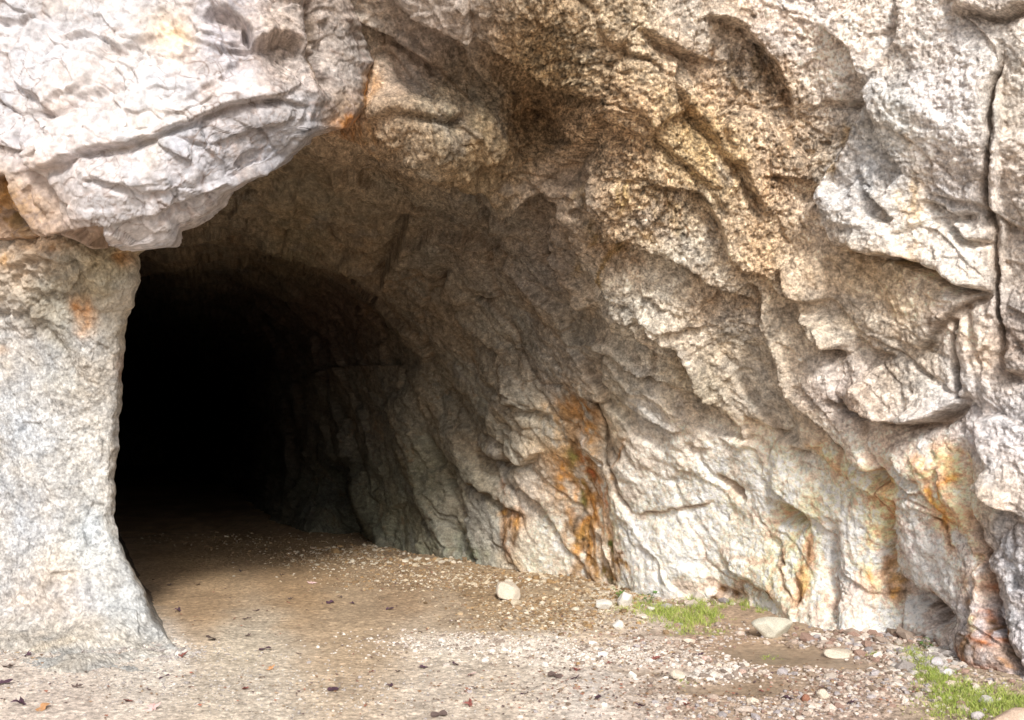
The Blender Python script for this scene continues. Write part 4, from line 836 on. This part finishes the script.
LEAVES = [(132, 641, P_, 1.2), (27, 657, P_, 1.2), (108, 658, P_, 1.3), (118, 659, R_, .8), (181, 656, R_, 1.3), (85, 657, T_, .9), (197, 585, B2, 1.0), (153, 581, B2, 1.1), (170, 586, B2, .8), (179, 611, P_, 1.1), (247, 619, P_, 1.0), (256, 611, P_, .9), (213, 641, B2, 1.5), (247, 637, B2, 1.1), (265, 649, P_, .9),
          (244, 689, R_, 1.0), (126, 701, R_, 1.1), (22, 705, P_, 1.4), (9, 668, B2, 1.2), (153, 709, K_, 1.3), (43, 710, T_, 1.2), (77, 688, B2, 1.1), (164, 678, P_, .8), (341, 598, B2, 1.1), (330, 604, P_, 1.0), (312, 584, K_, 1.3), (47, 650, B2, .9), (271, 669, T_, .9), (5, 684, P_, 1.0), (353, 604, P_, 1.0),
          (423, 669, P_, .8), (398, 673, B2, .8), (371, 672, R_, .8), (391, 687, P_, 1.0), (555, 678, B2, 1.3), (575, 681, P_, 1.3), (598, 700, P_, .9), (578, 671, R_, 1.0), (470, 677, K_, 1.2), (470, 707, R_, 1.0), (439, 715, B2, 1.0), (524, 697, P_, .8), (454, 667, P_, .8), (300, 655, B2, .8), (333, 690, P_, .8),
          (610, 664, R_, .9), (655, 660, R_, 1.1), (700, 655, P_, .8), (788, 700, P_, 1.0), (760, 690, R_, .9), (686, 706, R_, 1.0), (850, 706, P_, .9), (240, 572, B2, .8), (290, 600, B2, .8), (390, 610, P_, .8), (420, 634, B2, .7), (282, 574, P_, .8), (640, 708, P_, .8)]
def region(u, v):
    if v < 648 and 148 < u < 600: return 'on brown earth at the cave mouth'
    if u < 185: return 'on the gravel at the foot of the pillar'
    if u < 540: return 'on the pale gravel of the open middle'
    return 'by the muddy strip and scree'
cache = {}; groups = {}
for (lu, lv, colr, sz) in LEAVES: groups.setdefault((colr, region(lu, lv)), []).append(lu)
NUM = ['zero', 'one', 'two', 'three', 'four', 'five', 'six', 'seven', 'eight', 'nine', 'ten', 'eleven', 'twelve']
ORD = ['first', 'second', 'third', 'fourth', 'fifth', 'sixth', 'seventh', 'eighth', 'ninth', 'tenth', 'eleventh', 'twelfth']
for i, (lu, lv, colr, sz) in enumerate(LEAVES):
    kind = 'maple' if (colr in (R_, K_) or i % 2) else 'oval'
    if (kind, colr) not in cache: cache[kind, colr] = leaf_mesh(kind, colr)
    o = bpy.data.objects.new('fallen_leaf', cache[kind, colr]); COL.objects.link(o)
    x, y = g2(lu, lv); o.location = (x, y, gz(x, y) + .012); s_ = .042 * sz * rng.uniform(.85, 1.15)
    o.scale = (s_, s_, s_ * rng.uniform(.8, 2.2)); o.rotation_euler = (rng.normal(0, .18), rng.normal(0, .18), rng.uniform(0, 6.28))
    g_ = sorted(groups[(colr, region(lu, lv))]); rk = g_.index(lu)
    if len(g_) == 1: lab = f'only {colr} leaf {region(lu, lv)}'
    else:
        pos = 'leftmost' if rk == 0 else ('rightmost' if rk == len(g_) - 1 else ORD[rk] + ' from left')
        lab = f'{colr} leaf, {pos} of {NUM[len(g_)]} {region(lu, lv)}'.replace('on the gravel at the foot of the pillar', 'at the foot of the pillar').replace('on the pale gravel of the open middle', 'on the open pale gravel')
    tag(o, lab, 'leaf', 'fallen leaves on the ground')

# ------------------------------------------------------------------ grass and weeds
def grass(zs, label, hgt=.06):
    Vs, Cs, n0 = [], [], 0
    for cu, cv, su, sv, n, ang in zs:
        a_ = math.radians(ang); p = rng.normal(0, .62, (n, 2)); clump = rng.normal(0, .95, (max(3, n // 16), 2)); k = rng.integers(0, len(clump), n)
        p = clump[k] * .85 + p * .12
        du, dv = p[:, 0] * su, p[:, 1] * sv; uu = cu + du * math.cos(a_) - dv * math.sin(a_); vv_ = cv + du * math.sin(a_) + dv * math.cos(a_)
        vv_ = np.maximum(vv_, 560); Yp = CAMZ * F / (vv_ - HZ); xp = (uu - CX) * Yp / F; zp = gzv(xp, Yp)
        H_ = hgt * rng.uniform(.35, 1.15, n) * np.exp(-.35 * (p ** 2).sum(1)); w = rng.uniform(.0018, .0035, n); a = rng.uniform(0, 6.28, n); ln = rng.uniform(.15, .9, n) * H_; b = rng.uniform(0, 6.28, n)
        ca, sa = np.cos(a) * w, np.sin(a) * w; lx, ly = np.cos(b) * ln, np.sin(b) * ln
        def pt(t, sg): return np.stack([xp + lx * t * t + sg * ca * (1 - .8 * t), Yp + ly * t * t + sg * sa * (1 - .8 * t), zp - .01 + H_ * (t - .18 * t * t) * 1.2], -1)
        v = np.stack([pt(0, -1), pt(0, 1), pt(.5, 1), pt(.5, -1), pt(.5, -1), pt(.5, 1), pt(1, 1), pt(1, -1)], 1)
        base = np.array([(.34, .42, .08), (.44, .50, .13), (.24, .33, .07), (.52, .54, .20), (.55, .47, .26)])[rng.choice(5, n, p=[.35, .3, .2, .1, .05])] * rng.uniform(.8, 1.15, (n, 1))
        Vs.append(v.reshape(-1, 3)); Cs.append(np.repeat(base, 8, 0)); n0 += n
    q = np.arange(8 * n0).reshape(-1, 4)
    o = mesh_from('grass', np.concatenate(Vs), q, M_GRASS, None, {'tint': np.concatenate(Cs).astype(np.float32)}, smooth=False)
    tag(o, label, 'grass', kind='stuff')
grass([(668, 616, 38, 8, 3200, 12), (700, 616, 20, 9, 1800, 0), (692, 606, 12, 6, 700, 0), (740, 612, 24, 4, 500, 10)], 'bright green grass patch at the foot of the wall beside white stones', .075)
grass([(985, 708, 46, 12, 4600, 0), (922, 672, 24, 10, 2000, 35), (945, 690, 30, 12, 2600, 20), (1030, 712, 20, 10, 900, 0), (915, 660, 10, 4, 200, 0)], 'bright green grass below the rusty rock foot at the right corner', .06)
grass([(771, 655, 9, 2, 120, 0)], 'tiny green tuft on the wet mud', .035)
grass([(875, 658, 10, 3, 120, 0)], 'thin green tuft in the scree before the buttress', .035)
grass([(686, 683, 7, 3, 90, 0)], 'thin green tuft beside the cream stone on the mud', .035)
grass([(795, 612, 22, 3, 260, 0)], 'olive grass fringe behind the broad flat stone', .045)

M_WEED = leaf_material('weed_leaf', (.10, .21, .045), .35, .5); M_STEM = leaf_material('weed_stem', (.16, .22, .07), .2)
def weed(u, v, size, label, seed):
    x, y = g2(u, v); e = bpy.data.objects.new('weed', None); COL.objects.link(e); e.location = (x, y, gz(x, y)); tag(e, label, 'weed', 'broad leaved weeds at the wall foot')
    rs = random.Random(seed); Vs, Fs, Sv, Sf = [], [], [], []
    for k in range(16):
        a = rs.uniform(0, 6.28); hh = size * rs.uniform(.3, 1); rr = size * rs.uniform(.1, .5); cx, cy = math.cos(a) * rr, math.sin(a) * rr
        l, w = size * rs.uniform(.22, .36), size * rs.uniform(.10, .16); ax = Vector((math.cos(a), math.sin(a), rs.uniform(-.3, .5))).normalized(); sd = Vector((-math.sin(a), math.cos(a), rs.uniform(-.3, .3))).normalized(); c = Vector((cx, cy, hh)); up = ax.cross(sd)
        b = len(Vs)
        for t, ww in ((0, .1), (.3, .9), (.65, 1), (1, .05)):
            for sg in (-1, 0, 1): Vs.append(tuple(c + ax * l * t + sd * w * ww * sg + up * (abs(sg) * .15 * w - .2 * l * t * t)))
        for r_ in range(3):
            for q in range(2): i0 = b + r_ * 3 + q; Fs.append((i0, i0 + 1, i0 + 4, i0 + 3))
        b = len(Sv); th = size * .015
        for t in (0, .5, 1):
            pz = Vector((cx * t, cy * t, hh * t ** .8 - .01)); Sv += [tuple(pz + Vector((th, 0, 0))), tuple(pz + Vector((-th / 2, th, 0))), tuple(pz + Vector((-th / 2, -th, 0)))]
        for t in range(2):
            for q in range(3): Sf.append((b + t * 3 + q, b + t * 3 + (q + 1) % 3, b + t * 3 + 3 + (q + 1) % 3, b + t * 3 + 3 + q))
    for nm, vv_, ff, m in (('leaves', Vs, Fs, M_WEED), ('stem', Sv, Sf, M_STEM)):
        me = bpy.data.meshes.new(nm); me.from_pydata(vv_, [], ff); me.materials.append(m); o = bpy.data.objects.new(nm, me); COL.objects.link(o); o.parent = e
weed(649, 606, .13, 'small dark green leafy weed at the wall behind the grass', 3)
weed(619, 600, .11, 'small bright weed growing behind the round white stone', 5)
weed(925, 655, .09, 'low dark weed in the hollow beside the rusty rock foot', 9)
